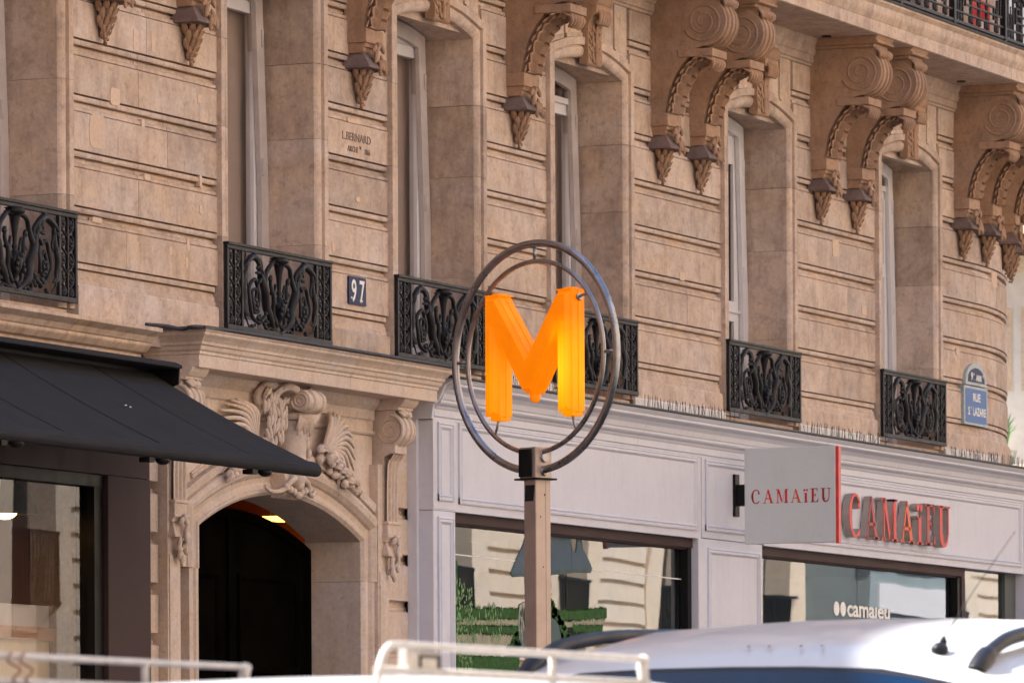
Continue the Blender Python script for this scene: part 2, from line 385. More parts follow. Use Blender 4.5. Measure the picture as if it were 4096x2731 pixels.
# ------------------------------------------------------------------ stone building
BO = (5.0, 0.0, PZ)
B = thing('stone_building', 'tall limestone corner building with banded stonework, arched windows, scroll brackets and carved portal', 'building', BO)
def bp(name, mb, mat='stone', bevel=0, **k): return put(name, mb, mat, B, bevel, **k)
WIN = [(-3.70, -2.546), (-.501, .655), (1.809, 2.963), (4.224, 5.374), (7.249, 8.393), (10.323, 11.464)]
ARW = .127
T = [4.60+.301*k for k in range(9)]     # bottoms of courses
XC, RC = 12.43, 4.5                      # start and radius of the rounded corner
def arc(a0, a1, n, r=RC):
    return [(XC+r*sin(a0+(a1-a0)*i/n), RC-r*cos(a0+(a1-a0)*i/n)) for i in range(n+1)]
def course_prof(z0, z1, first=False):
    p = [(0, z0), (0, z1-.101), (-.016, z1-.101), (-.016, z1-.095), (-.006, z1-.092), (-.006, z1-.074), (-.030, z1-.064), (-.030, z1-.048), (-.050, z1-.048), (-.050, z1-.037),
         (-.006, z1-.037), (-.003, z1-.028), (-.003, z1-.018), (-.006, z1-.010), (-.045, z1-.010), (-.045, z1)]
    return p+[(-.12, z1), (-.12, z0)]
def courses(x0, x1, joints, zlo=0, zhi=7, top=6.707):
    for k in range(zlo, min(zhi, len(T)-1)):
        js = [x0]+[j for j in joints(k) if x0+.1 < j < x1-.1]+[x1]
        for a, c in zip(js, js[1:]):
            e = .0012
            dy = random.uniform(-.0015, .0015)
            bp('stone', MB().sweep([(a+(e if a > x0 else 0), dy), (c-(e if c < x1 else 0), dy)], course_prof(T[k], T[k+1])))
PIERS = [(-2.419, -.628), (.782, 1.682), (3.09, 4.097), (5.501, 7.122), (8.52, 10.196)]
courses(*PIERS[0], lambda k: [-1.75+.25*(k % 3)] if k % 2 == 0 else [-1.6, -1.2][:1+(k % 3 == 1)])
courses(*PIERS[1], lambda k: [])
courses(*PIERS[2], lambda k: [3.6] if k % 3 == 1 else [])
courses(*PIERS[3], lambda k: [6.2+.3*(k % 3)] if k % 2 else [])
courses(*PIERS[4], lambda k: [9.6] if k == 2 else ([9.2] if k % 3 == 0 else []))
courses(-6.4, -3.83, lambda k: [-5.0+.3*(k % 2)])
courses(11.591, XC, lambda k: [])
for k in range(7):       # rounded corner
    cuts = [0, .085+.05*(k % 2), .23+.04*(k % 2), .42, .64, .86, 1.1, 1.32, pi/2]
    for a, c in zip(cuts, cuts[1:]):
        bp('stone', MB().sweep(arc(a+.0003, c-.0003, 6), course_prof(T[k], T[k+1])))
# plinth course under the rusticated stones, and a smooth band at its foot
def plinth(x0, x1, path=None):
    pr = [(0, 4.48), (0, 4.506), (-.007, 4.511), (-.007, 4.534), (-.016, 4.540), (-.016, 4.552), (-.045, 4.552), (-.045, 4.563), (-.004, 4.563), (-.004, 4.590), (-.045, 4.590), (-.045, 4.60), (-.12, 4.6), (-.12, 4.48)]
    pth = path or [(x0, 0), (x1, 0)]
    bp('plinth_moulding', MB().sweep(pth, pr))
    bp('plinth', MB().sweep(pth, [(.022, 4.20), (.022, 4.466), (.012, 4.478), (-.01, 4.48), (-.12, 4.48), (-.12, 4.20)]))
for a, c in PIERS: plinth(a+.06, c-.03)
plinth(-6.4, -3.9); plinth(11.62, XC); plinth(0, 0, arc(0, pi/2, 24))
# heart of the wall behind the blocks (piers, sill walls and head walls around each opening)
b = MB()
edges = [-6.4]+[v for wv in WIN for v in (wv[0]-.05, wv[1]+.05)]+[XC]
for i in range(0, len(edges), 2): b.box(edges[i], edges[i+1], .10, .62, 4.2, 7.09)
for x0, x1 in WIN:
    b.box(x0-.05, x1+.05, .10, .62, 6.62, 7.09)
b.sweep(arc(0, pi/2, 24), [(-.10, 4.2), (-.62, 4.2), (-.62, 7.09), (-.10, 7.09)])
bp('wall_core', b)
# window sills
for x0, x1 in WIN:
    bp('window_sill', MB().prismx([(-.01, 4.20), (-.01, 4.325), (.02, 4.335), (.6, 4.35), (.6, 4.20)], x0-.07, x1+.07))
# surrounds: moulded jambs, arched head and deep reveals
ZS, RISE = 6.415, .082
def arch_pts(x0, x1, zs, rise, n=14):
    h = (x1-x0)/2; cx = (x0+x1)/2; r = (h*h+rise*rise)/(2*rise); a = math.asin(h/r)
    return [(cx+r*sin(-a+2*a*i/n), zs+rise-r+r*cos(-a+2*a*i/n)) for i in range(n+1)]
SUR = [(0, .34), (0, .004), (.008, -.006), (.020, -.015), (.036, -.020), (.052, -.020), (.064, -.014), (.068, -.006), (.076, -.006), (.080, -.028), (ARW, -.030), (ARW, .10), (.05, .34)]
for x0, x1 in WIN:
    pts = [(x0, 4.335), (x0, 5.0), (x0, 5.72)]+arch_pts(x0, x1, ZS, RISE)+[(x1, 5.85), (x1, 5.16), (x1, 4.335)]
    # jamb stones are separate lengths, the arch is one ring
    jl = pts[0:3]+[(x0, 6.0)]; ar = [(x0, 6.003)]+pts[3:-3]+[(x1, 6.003)]
    for za, zb in ((4.335, 4.88), (4.882, 5.50), (5.502, 6.0)):
        bp('jamb_stone', MB().sweepxz([(x0, za), (x0, zb)], SUR))
        bp('jamb_stone', MB().sweepxz([(x1, zb+.06 if zb < 5.9 else 6.0), (x1, za+.06 if za > 4.4 else za)], SUR))
    bp('arch_surround', MB().sweepxz(ar, SUR))
# arch head: voussoirs with double slots, keystone
def head(x0, x1):
    cx = (x0+x1)/2; h = (x1-x0)/2
    def over(x):   # outer edge of the arch ring at x
        r = (h*h+RISE*RISE)/(2*RISE)+ARW; return ZS+RISE+ARW-r+math.sqrt(max(0, r*r-(x-cx)**2)) if abs(x-cx) < h+ARW else ZS
    for sgn in (-1, 1):
        for k, (a, c, zt) in enumerate(((.12, .385, 6.905), (.395, .425, 6.905), (.435, .64, 6.905))):
            xa, xc = sorted((cx+sgn*a, cx+sgn*c)); n = 4
            low = [(xa+(xc-xa)*i/n, over(xa+(xc-xa)*i/n)-.01) for i in range(n+1)]
            poly = low+[(xc, zt), (xa, zt)]
            y = .004 if k == 1 else -.004
            bp('voussoir', MB().prismy(poly, y, .12))
            if k != 1: # sunk border line at the foot of each voussoir
                bp('voussoir_fillet', MB().prismy([(p[0]*1.0, p[1]+.012) for p in low]+[(p[0], p[1]+.040) for p in reversed(low)], -.014, .0))
        # short stepped block beside the arch shoulder
        xa, xc = sorted((cx+sgn*.655, cx+sgn*.705))
        bp('voussoir', MB().prismy([(xa, 6.50), (xc, 6.47), (xc, 6.60), (xa, 6.60)], -.02, .12))
    # wall slots background
    bp('head_backing', MB().box(cx-.70, cx+.70, .045, .10, 6.44, 6.93))
for x0, x1 in WIN: head(x0, x1)
# frieze moulding under the balcony
FR = [(0, 6.902), (.014, 6.906), (.014, 6.922), (.028, 6.930), (.028, 6.975), (.040, 6.985), (.045, 7.00), (.052, 7.03), (.075, 7.075), (.075, 7.10), (-.12, 7.10), (-.12, 6.902)]
bp('frieze_moulding', MB().sweep([(-6.4, 0), (XC, 0)]+arc(0, pi/2, 24)[1:], FR))
for (a, c) in PIERS+[(-6.4, -3.83), (11.591, XC)]:
    bp('stone', MB().box(a-.0, c, 0, .12, 6.708, 6.901))
bp('stone', MB().sweep(arc(0, pi/2, 24), [(0, 6.708), (0, 6.901), (-.12, 6.901), (-.12, 6.708)]))
# balcony slab
SLB = [(0, 7.095), (.53, 7.095), (.545, 7.10), (.545, 7.185), (.55, 7.19), (.57, 7.225), (.575, 7.24), (.575, 7.285), (.60, 7.31), (.60, 7.325), (0, 7.34)]
seg = [-6.4, -3.9, -2.6, -1.1, .3, 1.7, 3.1, 4.6, 6.0, 7.35, 8.6, 9.35, 10.05, 10.75, 11.7, XC]
for a, c in zip(seg, seg[1:]):
    bp('balcony_slab', MB().sweep([(a+.0012, 0), (c-.0012, 0)], SLB))
bp('balcony_slab', MB().sweep(arc(0, pi/2, 30), SLB))
bp('lead_edge', MB().sweep([(-6.4, 0), (XC, 0)]+arc(0, pi/2, 30)[1:], [(.40, 7.336), (.612, 7.326), (.618, 7.34), (.40, 7.352)]), 'lead')
# upper storeys: wall set back behind the balcony, with tall windows, cornice and roof
b = MB(); ub = [-6.4]+[v for wv in WIN for v in wv]+[XC]
for i in range(0, len(ub), 2): b.box(ub[i], ub[i+1], .02, .6, 7.34, 15.6)
for x0, x1 in WIN:
    for z in (7.34, 9.95, 12.75): b.box(x0, x1, .03, .6, z-.0, z+(.08 if z < 8 else .7))
    b.box(x0, x1, .03, .6, 15.0, 15.6)
b.sweep(arc(0, pi/2, 24), [(-.02, 7.34), (-.6, 7.34), (-.6, 15.6), (-.02, 15.6)])
b.box(-6.4, -6.0, .6, 14, GZ, 15.6); b.box(XC+RC-.6, XC+RC, RC, 14, GZ, 15.6); b.box(-6.4, XC+RC, 13.6, 14, GZ, 15.6)
bp('upper_wall', b, 'stone')
bp('roof', MB().box(-6.4, XC+RC-1, .4, 14, 15.6, 16.2), 'zinc')
bp('roof_cornice', MB().sweep([(-6.4, 0), (XC, 0)]+arc(0, pi/2, 12)[1:], [(0, 15.3), (.5, 15.45), (.55, 15.7), (0, 15.7)]))
for x0, x1 in WIN:
    for z0, z1 in ((7.42, 9.95), (10.65, 12.75), (13.45, 15.0)):
        f = bp('window', MB().box(x0, x0+.07, .28, .36, z0, z1).box(x1-.07, x1, .28, .36, z0, z1).box(x0+.07, x1-.07, .28, .36, z1-.07, z1).box((x0+x1)/2-.05, (x0+x1)/2+.05, .27, .36, z0, z1-.07).box(x0+.07, x1-.07, .28, .36, z0, z0+.3), 'pvc')
        put('pane', MB().box(x0+.05, x1-.05, .31, .33, z0+.3, z1-.07), 'dglass', f)
# neighbouring house further left (out of the picture) keeps the street wall going
nb = thing('neighbour_building', 'plain limestone house adjoining the corner building out at the left', 'building', (-14, 0, PZ))
put('wall', MB().box(-40, -6.42, 0, 14, GZ-.1, 14.5), 'stone2', nb)
eb = thing('street_end_sky_block', 'tall unseen stone block added behind the viewer to cut low sky light', 'building', (-62, -9, PZ))  # unseen mass added to hold back low sky light from this end
put('wall', MB().box(-76, -56, -24, 6, GZ-.1, 25), 'stone', eb)
# ------------------------------------------------------------------ first-floor windows
def window(i, x0, x1):
    Y = .295; cx = (x0+x1)/2
    top = arch_pts(x0, x1, ZS-.004, RISE)
    fm = 'oldpvc' if i in (0, 1, 2, 3) else 'pvc'
    b = MB(); b.sweepxz([(x0+.002, 4.35), (x0+.002, 5.2)]+[(x, z-.004) for x, z in top[1:-1]]+[(x1-.002, 5.2), (x1-.002, 4.35)], [(0, Y), (0, Y+.07), (-.075, Y+.07), (-.075, Y+.03), (-.095, Y+.03), (-.095, Y)])
    f = bp('window', b, fm)
    if i in (1, 2, 3): f['label'] = 'tall arched window with weathered frame and taupe blind drawn'
    elif i == 4: f['label'] = 'arched window with bright white casement frame'
    elif i == 5: f['label'] = 'arched window with grooved white wooden casement'
    fw_ = .095; a0, a1 = x0+fw_, x1-fw_
    tr = 6.28 if i in (3, 5) else None
    zt = 6.36
    white = 'pvc'
    for (p0, p1) in ((a0, cx-.004), (cx+.004, a1)):
        sw = .038 if i in (0, 1, 2, 3) else (.095 if i == 4 else .07)
        zb = 4.40; z2 = (tr-.02) if tr else zt
        c = MB(); yy = Y+.035
        c.box(p0, p0+sw, yy, yy+.05, zb, z2); c.box(p1-sw, p1, yy, yy+.05, zb, z2)
        c.box(p0+sw, p1-sw, yy+.002, yy+.048, zb, zb+.10); c.box(p0+sw, p1-sw, yy+.002, yy+.048, z2-(.20 if i == 4 else .07), z2)
        put('casement', c, 'pvc', f)
        if i == 4:
            put('transom', MB().box(p0+sw, p1-sw, yy-.004, yy+.05, 5.06, 5.20).box(p0+.01, p1-.01, yy-.018, yy, 5.12, 5.14), 'pvc', f)
        if i == 5:
            put('transom', MB().box(p0+sw, p1-sw, yy-.006, yy+.05, 5.62, 5.72), 'pvc', f)
            put('glazing_bead', MB().box(p0+sw, p0+sw+.012, yy-.006, yy+.04, 4.5, 5.6).box(p1-sw-.03, p1-sw, yy-.008, yy+.04, 4.5, 5.6).box(p1-sw-.03, p1-sw, yy-.008, yy+.04, 5.72, 6.2).box(p1-sw-.055, p1-sw-.045, yy-.008, yy+.04, 4.5, 6.2), 'pvc', f)
        put('pane', MB().box(p0+sw-.004, p1-sw+.004, yy+.02, yy+.026, zb+.1, z2-.05), 'wglassd' if i == 4 else 'wglass', f)
    if tr:
        put('transom', MB().box(x0+fw_, x1-fw_, Y+.02, Y+.08, tr-.02, tr+.018), 'pvc', f)
        put('pane', MB().prismy([(x0+fw_, tr+.018)]+[(x, z-.09) for x, z in top[2:-2]]+[(x1-fw_, tr+.018)], Y+.05, Y+.056), 'wglass', f)
    else:
        put('arched_head', MB().prismy([(x0+fw_, zt-.002)]+[(x, z-.05) for x, z in top[2:-2]]+[(x1-fw_, zt-.002)], Y+.03, Y+.07), fm, f)
    for z in (4.75, 5.35, 6.1): # hinges
        put('hinge', MB().box(a1-.006, a1+.018, Y-.008, Y+.002, z, z+.10).tube([(a1+.006, Y-.006, z), (a1+.006, Y-.006, z+.10)], .006, 6), fm, f)
    # what hangs behind the glass
    if i == 4: pass
    elif i in (0, 1, 2, 3): put('blind', MB().box(x0+.02, x1-.02, .42, .43, 4.36, 6.47), 'blind', f)
    else:
        put('curtain', MB().grid([[(x0+.05+j*.03, .48+.02*sin(j*1.9+z*.5), z) for j in range(36)] for z in (4.36, 5.4, 6.45)]), 'curtain' if i == 5 else 'blind', f)
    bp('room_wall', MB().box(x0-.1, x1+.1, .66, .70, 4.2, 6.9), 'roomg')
    return f
WF = [window(i, *wv) for i, wv in enumerate(WIN)]
put('thermostat', MB().bbox(-.36, -.30, .395, .415, 5.10, 5.15, .004), 'blackf', WF[1])
put('wall_plate', MB().bbox(-.38, -.27, .40, .42, 5.02, 5.17, .004), 'white', WF[1])
# ------------------------------------------------------------------ window guards (cast iron)
def spiral(cx, cz, r0, r1, a0, turns, n=18):
    return [(cx+(r0+(r1-r0)*i/n)*cos(a0+turns*2*pi*i/n), 0, cz+(r0+(r1-r0)*i/n)*sin(a0+turns*2*pi*i/n)) for i in range(n+1)]
GH, GW = .488, .693
def guard():
    root = bpy.data.objects.new('window_guard', MB().box(-GW, GW, -.013, .013, 0, .028).box(-GW, GW, -.020, .020, GH-.012, GH+.004).box(-GW, GW, -.012, .012, GH-.034, GH-.012).mesh('window_guard', M['iron'], bevel=.002))
    C.objects.link(root); root['label'] = 'black cast-iron window guard with scrollwork'
    def sub(name, mb, bevel=0):
        o = bpy.data.objects.new(name, mb.mesh(name, M['iron'], bevel=bevel)); C.objects.link(o); o.parent = root; return o
    for x in (-GW+.012, -GW+.20, GW-.20, GW-.012):
        sub('upright', MB().box(x-.0115, x+.0115, -.011, .011, .028, GH-.034), .002)
    for x in (-GW+.106, GW-.106): sub('upright', MB().box(x-.005, x+.005, -.009, .009, .028, GH-.034))
    # stacked heart scrolls in the side panels
    for sx in (-1, 1):
        for k in range(4):
            b = MB(); z = .075+k*.097
            for sd_ in (-1, 1):
                cx = sx*(GW-.106)+sd_*.044
                p = spiral(cx, z+.055, .032, .007, pi/2*(1 if sd_ < 0 else 1), -sd_*1.35, 16)
                tail = [(sx*(GW-.106)+sd_*.008, 0, z-.012), (cx-sd_*.012, 0, z+.004), (cx+sd_*.022, 0, z+.028), (cx+sd_*.028, 0, z+.055)]
                b.tube(p, [.0085-.003*i/16 for i in range(17)], 6); b.tube(catmull(tail, 3), .0075, 6)
                b.ell((cx, 0, z+.055), (.012, .010, .012), 6, 4)
            sub('heart_scroll', b)
        b = MB()
        for sd_ in (-1, 1):
            cx = sx*(GW-.106)+sd_*.044
            leafm(b, [(cx, 0, .030), (cx, -.012, .055), (cx+sd_*.008, -.004, .078)], (0, -1, 0), .026, 3, .3, 8)
            b.ell((cx, 0, .042), (.034, .012, .014), 6, 4)
        sub('foot_leaf', b)
    for m in (-1, 1):
        def P(l): return catmull([(m*x, -.006+.01*((i % 2)), z) for i, (x, z) in enumerate(l)], 5)
        b = MB()
        p = P([(-.492, .335), (-.47, .36), (-.42, .40), (-.35, .432), (-.28, .415), (-.225, .365), (-.20, .315)]); b.tube(p, [.008+.012*sin(pi*i/(len(p)-1)) for i in range(len(p))], 7)
        for q in ((-.44, .39, .8), (-.29, .40, -.8), (-.25, .36, -1.0)):
            b.ell((m*q[0], -.01, q[1]), (.014, .014, .038), 6, 5, Matrix.Rotation(m*q[2], 3, 'Y'))
        b.tube(P([(-.33, .43), (-.33, .455)]), .012, 6); b.ell((m*-.33, 0, .452), (.018, .014, .014), 6, 4)
        sub('arch_scroll', b)
        b = MB()
        p = P([(-.425, .385), (-.455, .30), (-.470, .22), (-.468, .14), (-.44, .07), (-.385, .035), (-.33, .045)]); b.tube(p, [.011+.006*sin(pi*i/(len(p)-1)*2) for i in range(len(p))], 7)
        b.tube(P([(-.44, .36), (-.425, .30), (-.422, .26)]), [.012, .011, .010, .010, .009, .009, .008, .008, .007, .006, .005], 6)
        b.ell((m*-.462, 0, .275), (.022, .018, .018), 7, 5)
        leafm(b, [(m*-.47, -.01, .16), (m*-.45, -.016, .11), (m*-.405, -.012, .095)], (0, -1, 0), .022, 3, .3, 8)
        b.ell((m*-.36, 0, .036), (.018, .014, .014), 6, 4)
        sub('outer_scroll', b)
        b = MB()
        p = P([(-.27, .06), (-.345, .09), (-.395, .17), (-.385, .26), (-.335, .305), (-.285, .275), (-.27, .20), (-.285, .13)]); b.tube(p, [.013-.003*i/len(p) for i in range(len(p))], 7)
        p = P([(-.285, .13), (-.325, .12), (-.355, .17), (-.345, .235), (-.315, .25), (-.298, .21), (-.315, .175)]); b.tube(p, [.012-.004*i/len(p) for i in range(len(p))], 7)
        for k in range(6):
            a = k/6*2*pi; b.ell((m*-.325+.018*cos(a), -.006, .165+.03*sin(a)), (.012, .012, .020), 6, 4, Matrix.Rotation(a, 3, 'Y'))
        for k in range(5): b.ell((m*(-.30+.022*k), -.012, .085+.012*sin(k*2.1)), (.022, .012, .014), 6, 4, Matrix.Rotation(m*(.6-.5*k), 3, 'Y'))
        sub('spiral_scroll', b)
        b = MB()
        p = P([(-.275, .37), (-.235, .33), (-.20, .25), (-.165, .17), (-.135, .10), (-.075, .045), (0, .018)]); b.tube(p, [.010+.017*sin(pi*(i/(len(p)-1))**.9) for i in range(len(p))], 8)
        for (x, z, a) in ((-.285, .385, .9), (-.25, .385, -.1), (-.295, .345, 1.5), (-.24, .32, -.5), (-.27, .30, .9)):
            b.ell((m*x, -.008, z), (.011, .012, .036), 6, 5, Matrix.Rotation(m*a, 3, 'Y'))
        b.ell((m*-.125, -.006, .092), (.036, .02, .018), 7, 5, Matrix.Rotation(m*.5, 3, 'Y'))
        sub('leafy_stem', b)
        b = MB()
        p = P([(-.20, .27), (-.165, .35), (-.12, .405), (-.06, .425), (-.03, .418)]); b.tube(p, [.017-.007*i/len(p) for i in range(len(p))], 7)
        p = P([(-.115, .345), (-.105, .29), (-.085, .22), (-.072, .14), (-.055, .075), (-.02, .055)]); b.tube(p, [.008+.006*sin(pi*i/(len(p)-1)) for i in range(len(p))], 7)
        b.ell((m*-.10, -.004, .245), (.020, .018, .016), 7, 5); b.ell((m*-.115, 0, .325), (.018, .014, .022), 7, 5)
        b.tube(P([(-.06, .30), (-.055, .24), (-.05, .18)]), .009, 6)
        b.tube(P([(-.08, .03), (-.13, .045), (-.165, .03), (-.185, .05), (-.165, .075), (-.14, .06)]), .010, 6)
        b.tube(P([(-.0, .02), (.05, .012), (.10, .015), (.14, .008)]), .010, 6)
        for k in range(4): b.ell((m*(-.215+.02*(k % 2)), -.008, .06+.02*k), (.016, .012, .012), 6, 4)
        sub('lyre_scroll', b)
    b = MB(); b.lathe((0, 0, 0), [(0, .058), (.018, .062), (.010, .075), (.020, .10), (.038, .14), (.046, .18), (.044, .205), (.024, .215), (.012, .235), (.020, .25), (.012, .262), (.014, .30), (.020, .35), (.030, .405), (.034, .415), (.055, .425), (.060, .437), (.045, .444), (.058, .452), (.03, .458)], 10)
    for sx in (-1, 1):
        for k in range(3): b.ell((sx*(.026+.008*k), -.03, .185-.03*k), (.013, .014, .018), 6, 4)
    b.ell((0, -.035, .20), (.024, .02, .016), 7, 5); b.ell((0, -.02, .045), (.020, .014, .010), 6, 4)
    sub('centre_vase', b)
    return root
g0 = guard(); g0.parent = B; g0.location = (WIN[1][0]+.578-BO[0], -.045-BO[1], 4.36-BO[2])
for i in (0, 2, 3, 4, 5):
    cp(g0, B, ((WIN[i][0]+WIN[i][1])/2-BO[0], -.045-BO[1], 4.36-BO[2]))
# ------------------------------------------------------------------ big scroll brackets under the balcony
def corbel():
    w = .12
    arcf = [(-.375-.158*cos(a), 6.845+.158*sin(a)) for a in [R(v) for v in range(100, -95, -13)]]
    arcf = [(-.375+.158*cos(R(v))*-1, 6.845+.158*sin(R(v))) for v in range(80, -80, -10)]
    und_ = [(-.30, 6.665), (-.265, 6.618), (-.225, 6.575), (-.18, 6.51), (-.145, 6.44), (-.118, 6.36), (-.102, 6.255)]
    prof = [(.02, 7.04), (-.36, 7.04)]+arcf+und_+[(.02, 6.255)]
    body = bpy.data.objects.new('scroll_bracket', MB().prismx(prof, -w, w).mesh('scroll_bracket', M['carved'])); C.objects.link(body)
    body['label'] = 'tall carved stone scroll bracket with leaf underside'
    def sub(n, mb, mat='carved', bevel=0):
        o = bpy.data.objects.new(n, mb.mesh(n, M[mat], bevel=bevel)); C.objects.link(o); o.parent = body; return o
    # ribbed front of the volute
    rows = []
    ribs = [(-.122, -.012), (-.121, .002), (-.108, .004), (-.100, -.008), (-.085, -.004), (-.078, .008), (-.05, .011), (-.044, -.001), (-.022, .0), (-.016, .012), (.016, .012), (.022, 0), (.044, -.001), (.05, .011), (.078, .008), (.085, -.004), (.100, -.008), (.108, .004), (.121, .002), (.122, -.012)]
    for v in range(96, -92, -9):
        a = R(v); rows.append([(x, -.375-(.160+h*1.3)*cos(a), 6.845+(.160+h*1.3)*sin(a)) for x, h in ribs])
    b = MB(); b.grid(rows, False)
    sub('volute_roll', b)
    for sx in (-1, 1):
        p = [(sx*(w+.000), -.375+q[0], 6.848+q[2]) for q in spiral(0, 0, .138, .018, -.4, -2.3, 70)]
        sub('spiral_fillet', MB().tube(p, [.0085-.003*i/70 for i in range(71)], 6))
    sub('bracket_cap', MB().prismx([(.02, 7.04), (-.50, 7.04), (-.525, 7.045), (-.53, 7.055), (-.512, 7.07), (-.53, 7.094), (.02, 7.094)], -.17, .17).prismx([(.02, 7.018), (-.485, 7.018), (-.49, 7.039), (.02, 7.039)], -.145, .145))
    b = MB()
    for k in range(5):
        x = -.10+.05*k
        leafm(b, [(x, -.50, 7.015), (x*.95, -.535, 6.985), (x*.8, -.525, 6.955), (x*.6, -.50, 6.935)], (0, -1, -.2), .036, 2, .5, 8, amp=.2)
    b.box(-.11, .11, -.50, -.38, 6.96, 7.018)
    sub('cap_leaf', b)
    sub('bracket_block', MB().box(-.13, .13, -.445, -.20, 6.615, 6.668), bevel=.003)
    # acanthus on the underside
    P = [(0, -.41, 6.60), (0, -.36, 6.618), (0, -.30, 6.606), (0, -.235, 6.555), (0, -.185, 6.485), (0, -.150, 6.41), (0, -.128, 6.33), (0, -.118, 6.26)]
    C2 = catmull(P, 5); N = len(C2); rows = []; rowb = []
    for i, p in enumerate(C2):
        t = (C2[min(i+1, N-1)]-C2[max(i-1, 0)]).normalized(); nn = Vector((0, t.z, -t.y)); nn = nn if nn.y < 0 or nn.z < -.5 else -nn
        u = i/(N-1); jag = .038*((u*8) % 1)**1.5; wv = .142-jag-.020*u
        rows.append([p+Vector((a*wv, 0, 0))+nn*h for a, h in ((-1, .030), (-.86, .034), (-.66, -.010), (-.50, .020), (-.38, -.006), (-.26, .026), (-.15, -.002), (0, .040), (.15, -.002), (.26, .026), (.38, -.006), (.50, .020), (.66, -.010), (.86, .034), (1, .030))])
    b = MB().grid(rows, False)
    for sx in (-1, 1):
        for k in range(9):
            i = int((k+.5)/9*(N-1)); p = C2[i]; t = (C2[min(i+1, N-1)]-C2[i-1]).normalized()
            b.ell(p+Vector((sx*.122, -.012, -.004)), (.007, .008, .030), 5, 4, Vector((0, 0, 1)).rotation_difference(t+Vector((sx*.35, 0, 0))).to_matrix())
    sub('acanthus_leaf', b)
    b = MB()
    for k in range(5):
        x = -.085+.0425*k
        b.tube(catmull([(x, -.40, 6.612), (x*1.05, -.425, 6.60), (x*1.1, -.438, 6.575), (x*.95, -.425, 6.545), (x*.8, -.405, 6.53)], 4), [.021-.012*i/16 for i in range(17)], 7)
    sub('leaf_curl', b)
    sub('bracket_foot', MB().box(-.12, .12, -.122, .02, 6.172, 6.255).prismx([(.02, 6.172), (-.112, 6.172), (-.108, 6.155), (-.112, 6.148), (-.10, 6.142), (-.098, 6.122), (-.09, 6.112), (.02, 6.112)], -.108, .108), bevel=.002)
    q = [(-.092, -.092), (.092, -.092), (.092, .02), (-.092, .02)]; q2 = [(-.145, -.15), (.145, -.15), (.145, .02), (-.145, .02)]
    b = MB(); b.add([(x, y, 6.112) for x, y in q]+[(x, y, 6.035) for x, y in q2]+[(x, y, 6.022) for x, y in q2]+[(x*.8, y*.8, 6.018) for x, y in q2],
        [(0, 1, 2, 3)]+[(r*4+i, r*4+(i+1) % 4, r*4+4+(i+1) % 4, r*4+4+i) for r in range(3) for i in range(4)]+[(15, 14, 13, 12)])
    sub('flared_foot', b, 'soot_shade')
    # ribbon and leaves over the front of the foot
    b = MB()
    b.tube(catmull([(.03, -.13, 6.175), (.0, -.15, 6.15), (-.03, -.145, 6.12), (.0, -.135, 6.09), (.03, -.15, 6.05), (.02, -.165, 6.01)], 4), .013, 6)
    for (x, z, a, l) in ((.06, 6.15, -.6, .04), (-.05, 6.14, .7, .035), (.05, 6.06, -.35, .055), (.085, 6.04, -.3, .05), (.02, 6.03, .1, .05), (-.03, 6.09, .3, .04)):
        b.ell((x, -.145-.05*(6.15-z), z), (.018, .014, l), 6, 5, Matrix.Rotation(a, 3, 'Y'))
    sub('ribbon_knot', b)
    # hanging leaf drop
    b = MB(); rnd = random.Random(3)
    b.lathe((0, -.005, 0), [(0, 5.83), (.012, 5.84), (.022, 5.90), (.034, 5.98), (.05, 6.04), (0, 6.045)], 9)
    sub('drop_core', b, 'soot_shade'); b = MB()  # dark core colours shade into the gaps between the leaves
    for lev, (z, r, n, sz) in enumerate(((6.000, .074, 5, 1.25), (5.955, .066, 5, 1.2), (5.912, .053, 4, 1.1), (5.874, .036, 4, .9), (5.842, .018, 3, .75))):
        for k in range(n):
            a = pi+pi*(k+.25+.5*(lev % 2))/n; x = r*cos(a); y = -.020+r*sin(a)*.95
            rot = Matrix.Rotation(a-pi*1.5, 3, 'Z') @ Matrix.Rotation(.55, 3, 'X')
            b.ell((x, y, z), (.0165*sz, .009*sz, .034*sz), 7, 6, rot)
            b.ell((x*1.08, y-.008, z-.022*sz), (.0035, .006, .018*sz), 4, 4, rot)
    for k in range(16): b.ell((rnd.uniform(-.02, .02), -.02-rnd.uniform(0, .03), rnd.uniform(5.795, 5.855)), (.009, .009, .010), 5, 4)
    sub('leaf_drop', b)
    return body
c0 = corbel(); c0.parent = B
CX = [-2.06, -1.02, 1.235, 3.585, 5.985, 6.675, 8.985, 9.72, 12.06, 12.60]
c0.location = (CX[0]-BO[0], 0, -BO[2])
cz = []
for x in CX[1:]:
    k = cp(c0, B, (x-BO[0], 0, -BO[2]))
    if x > XC: k.rotation_euler.z = (x-XC)/RC; k.location.y = .003
for a in (.20, .36):
    k = cp(c0, B, (XC+RC*sin(a)-BO[0], RC-RC*cos(a), -BO[2])); k.rotation_euler.z = a
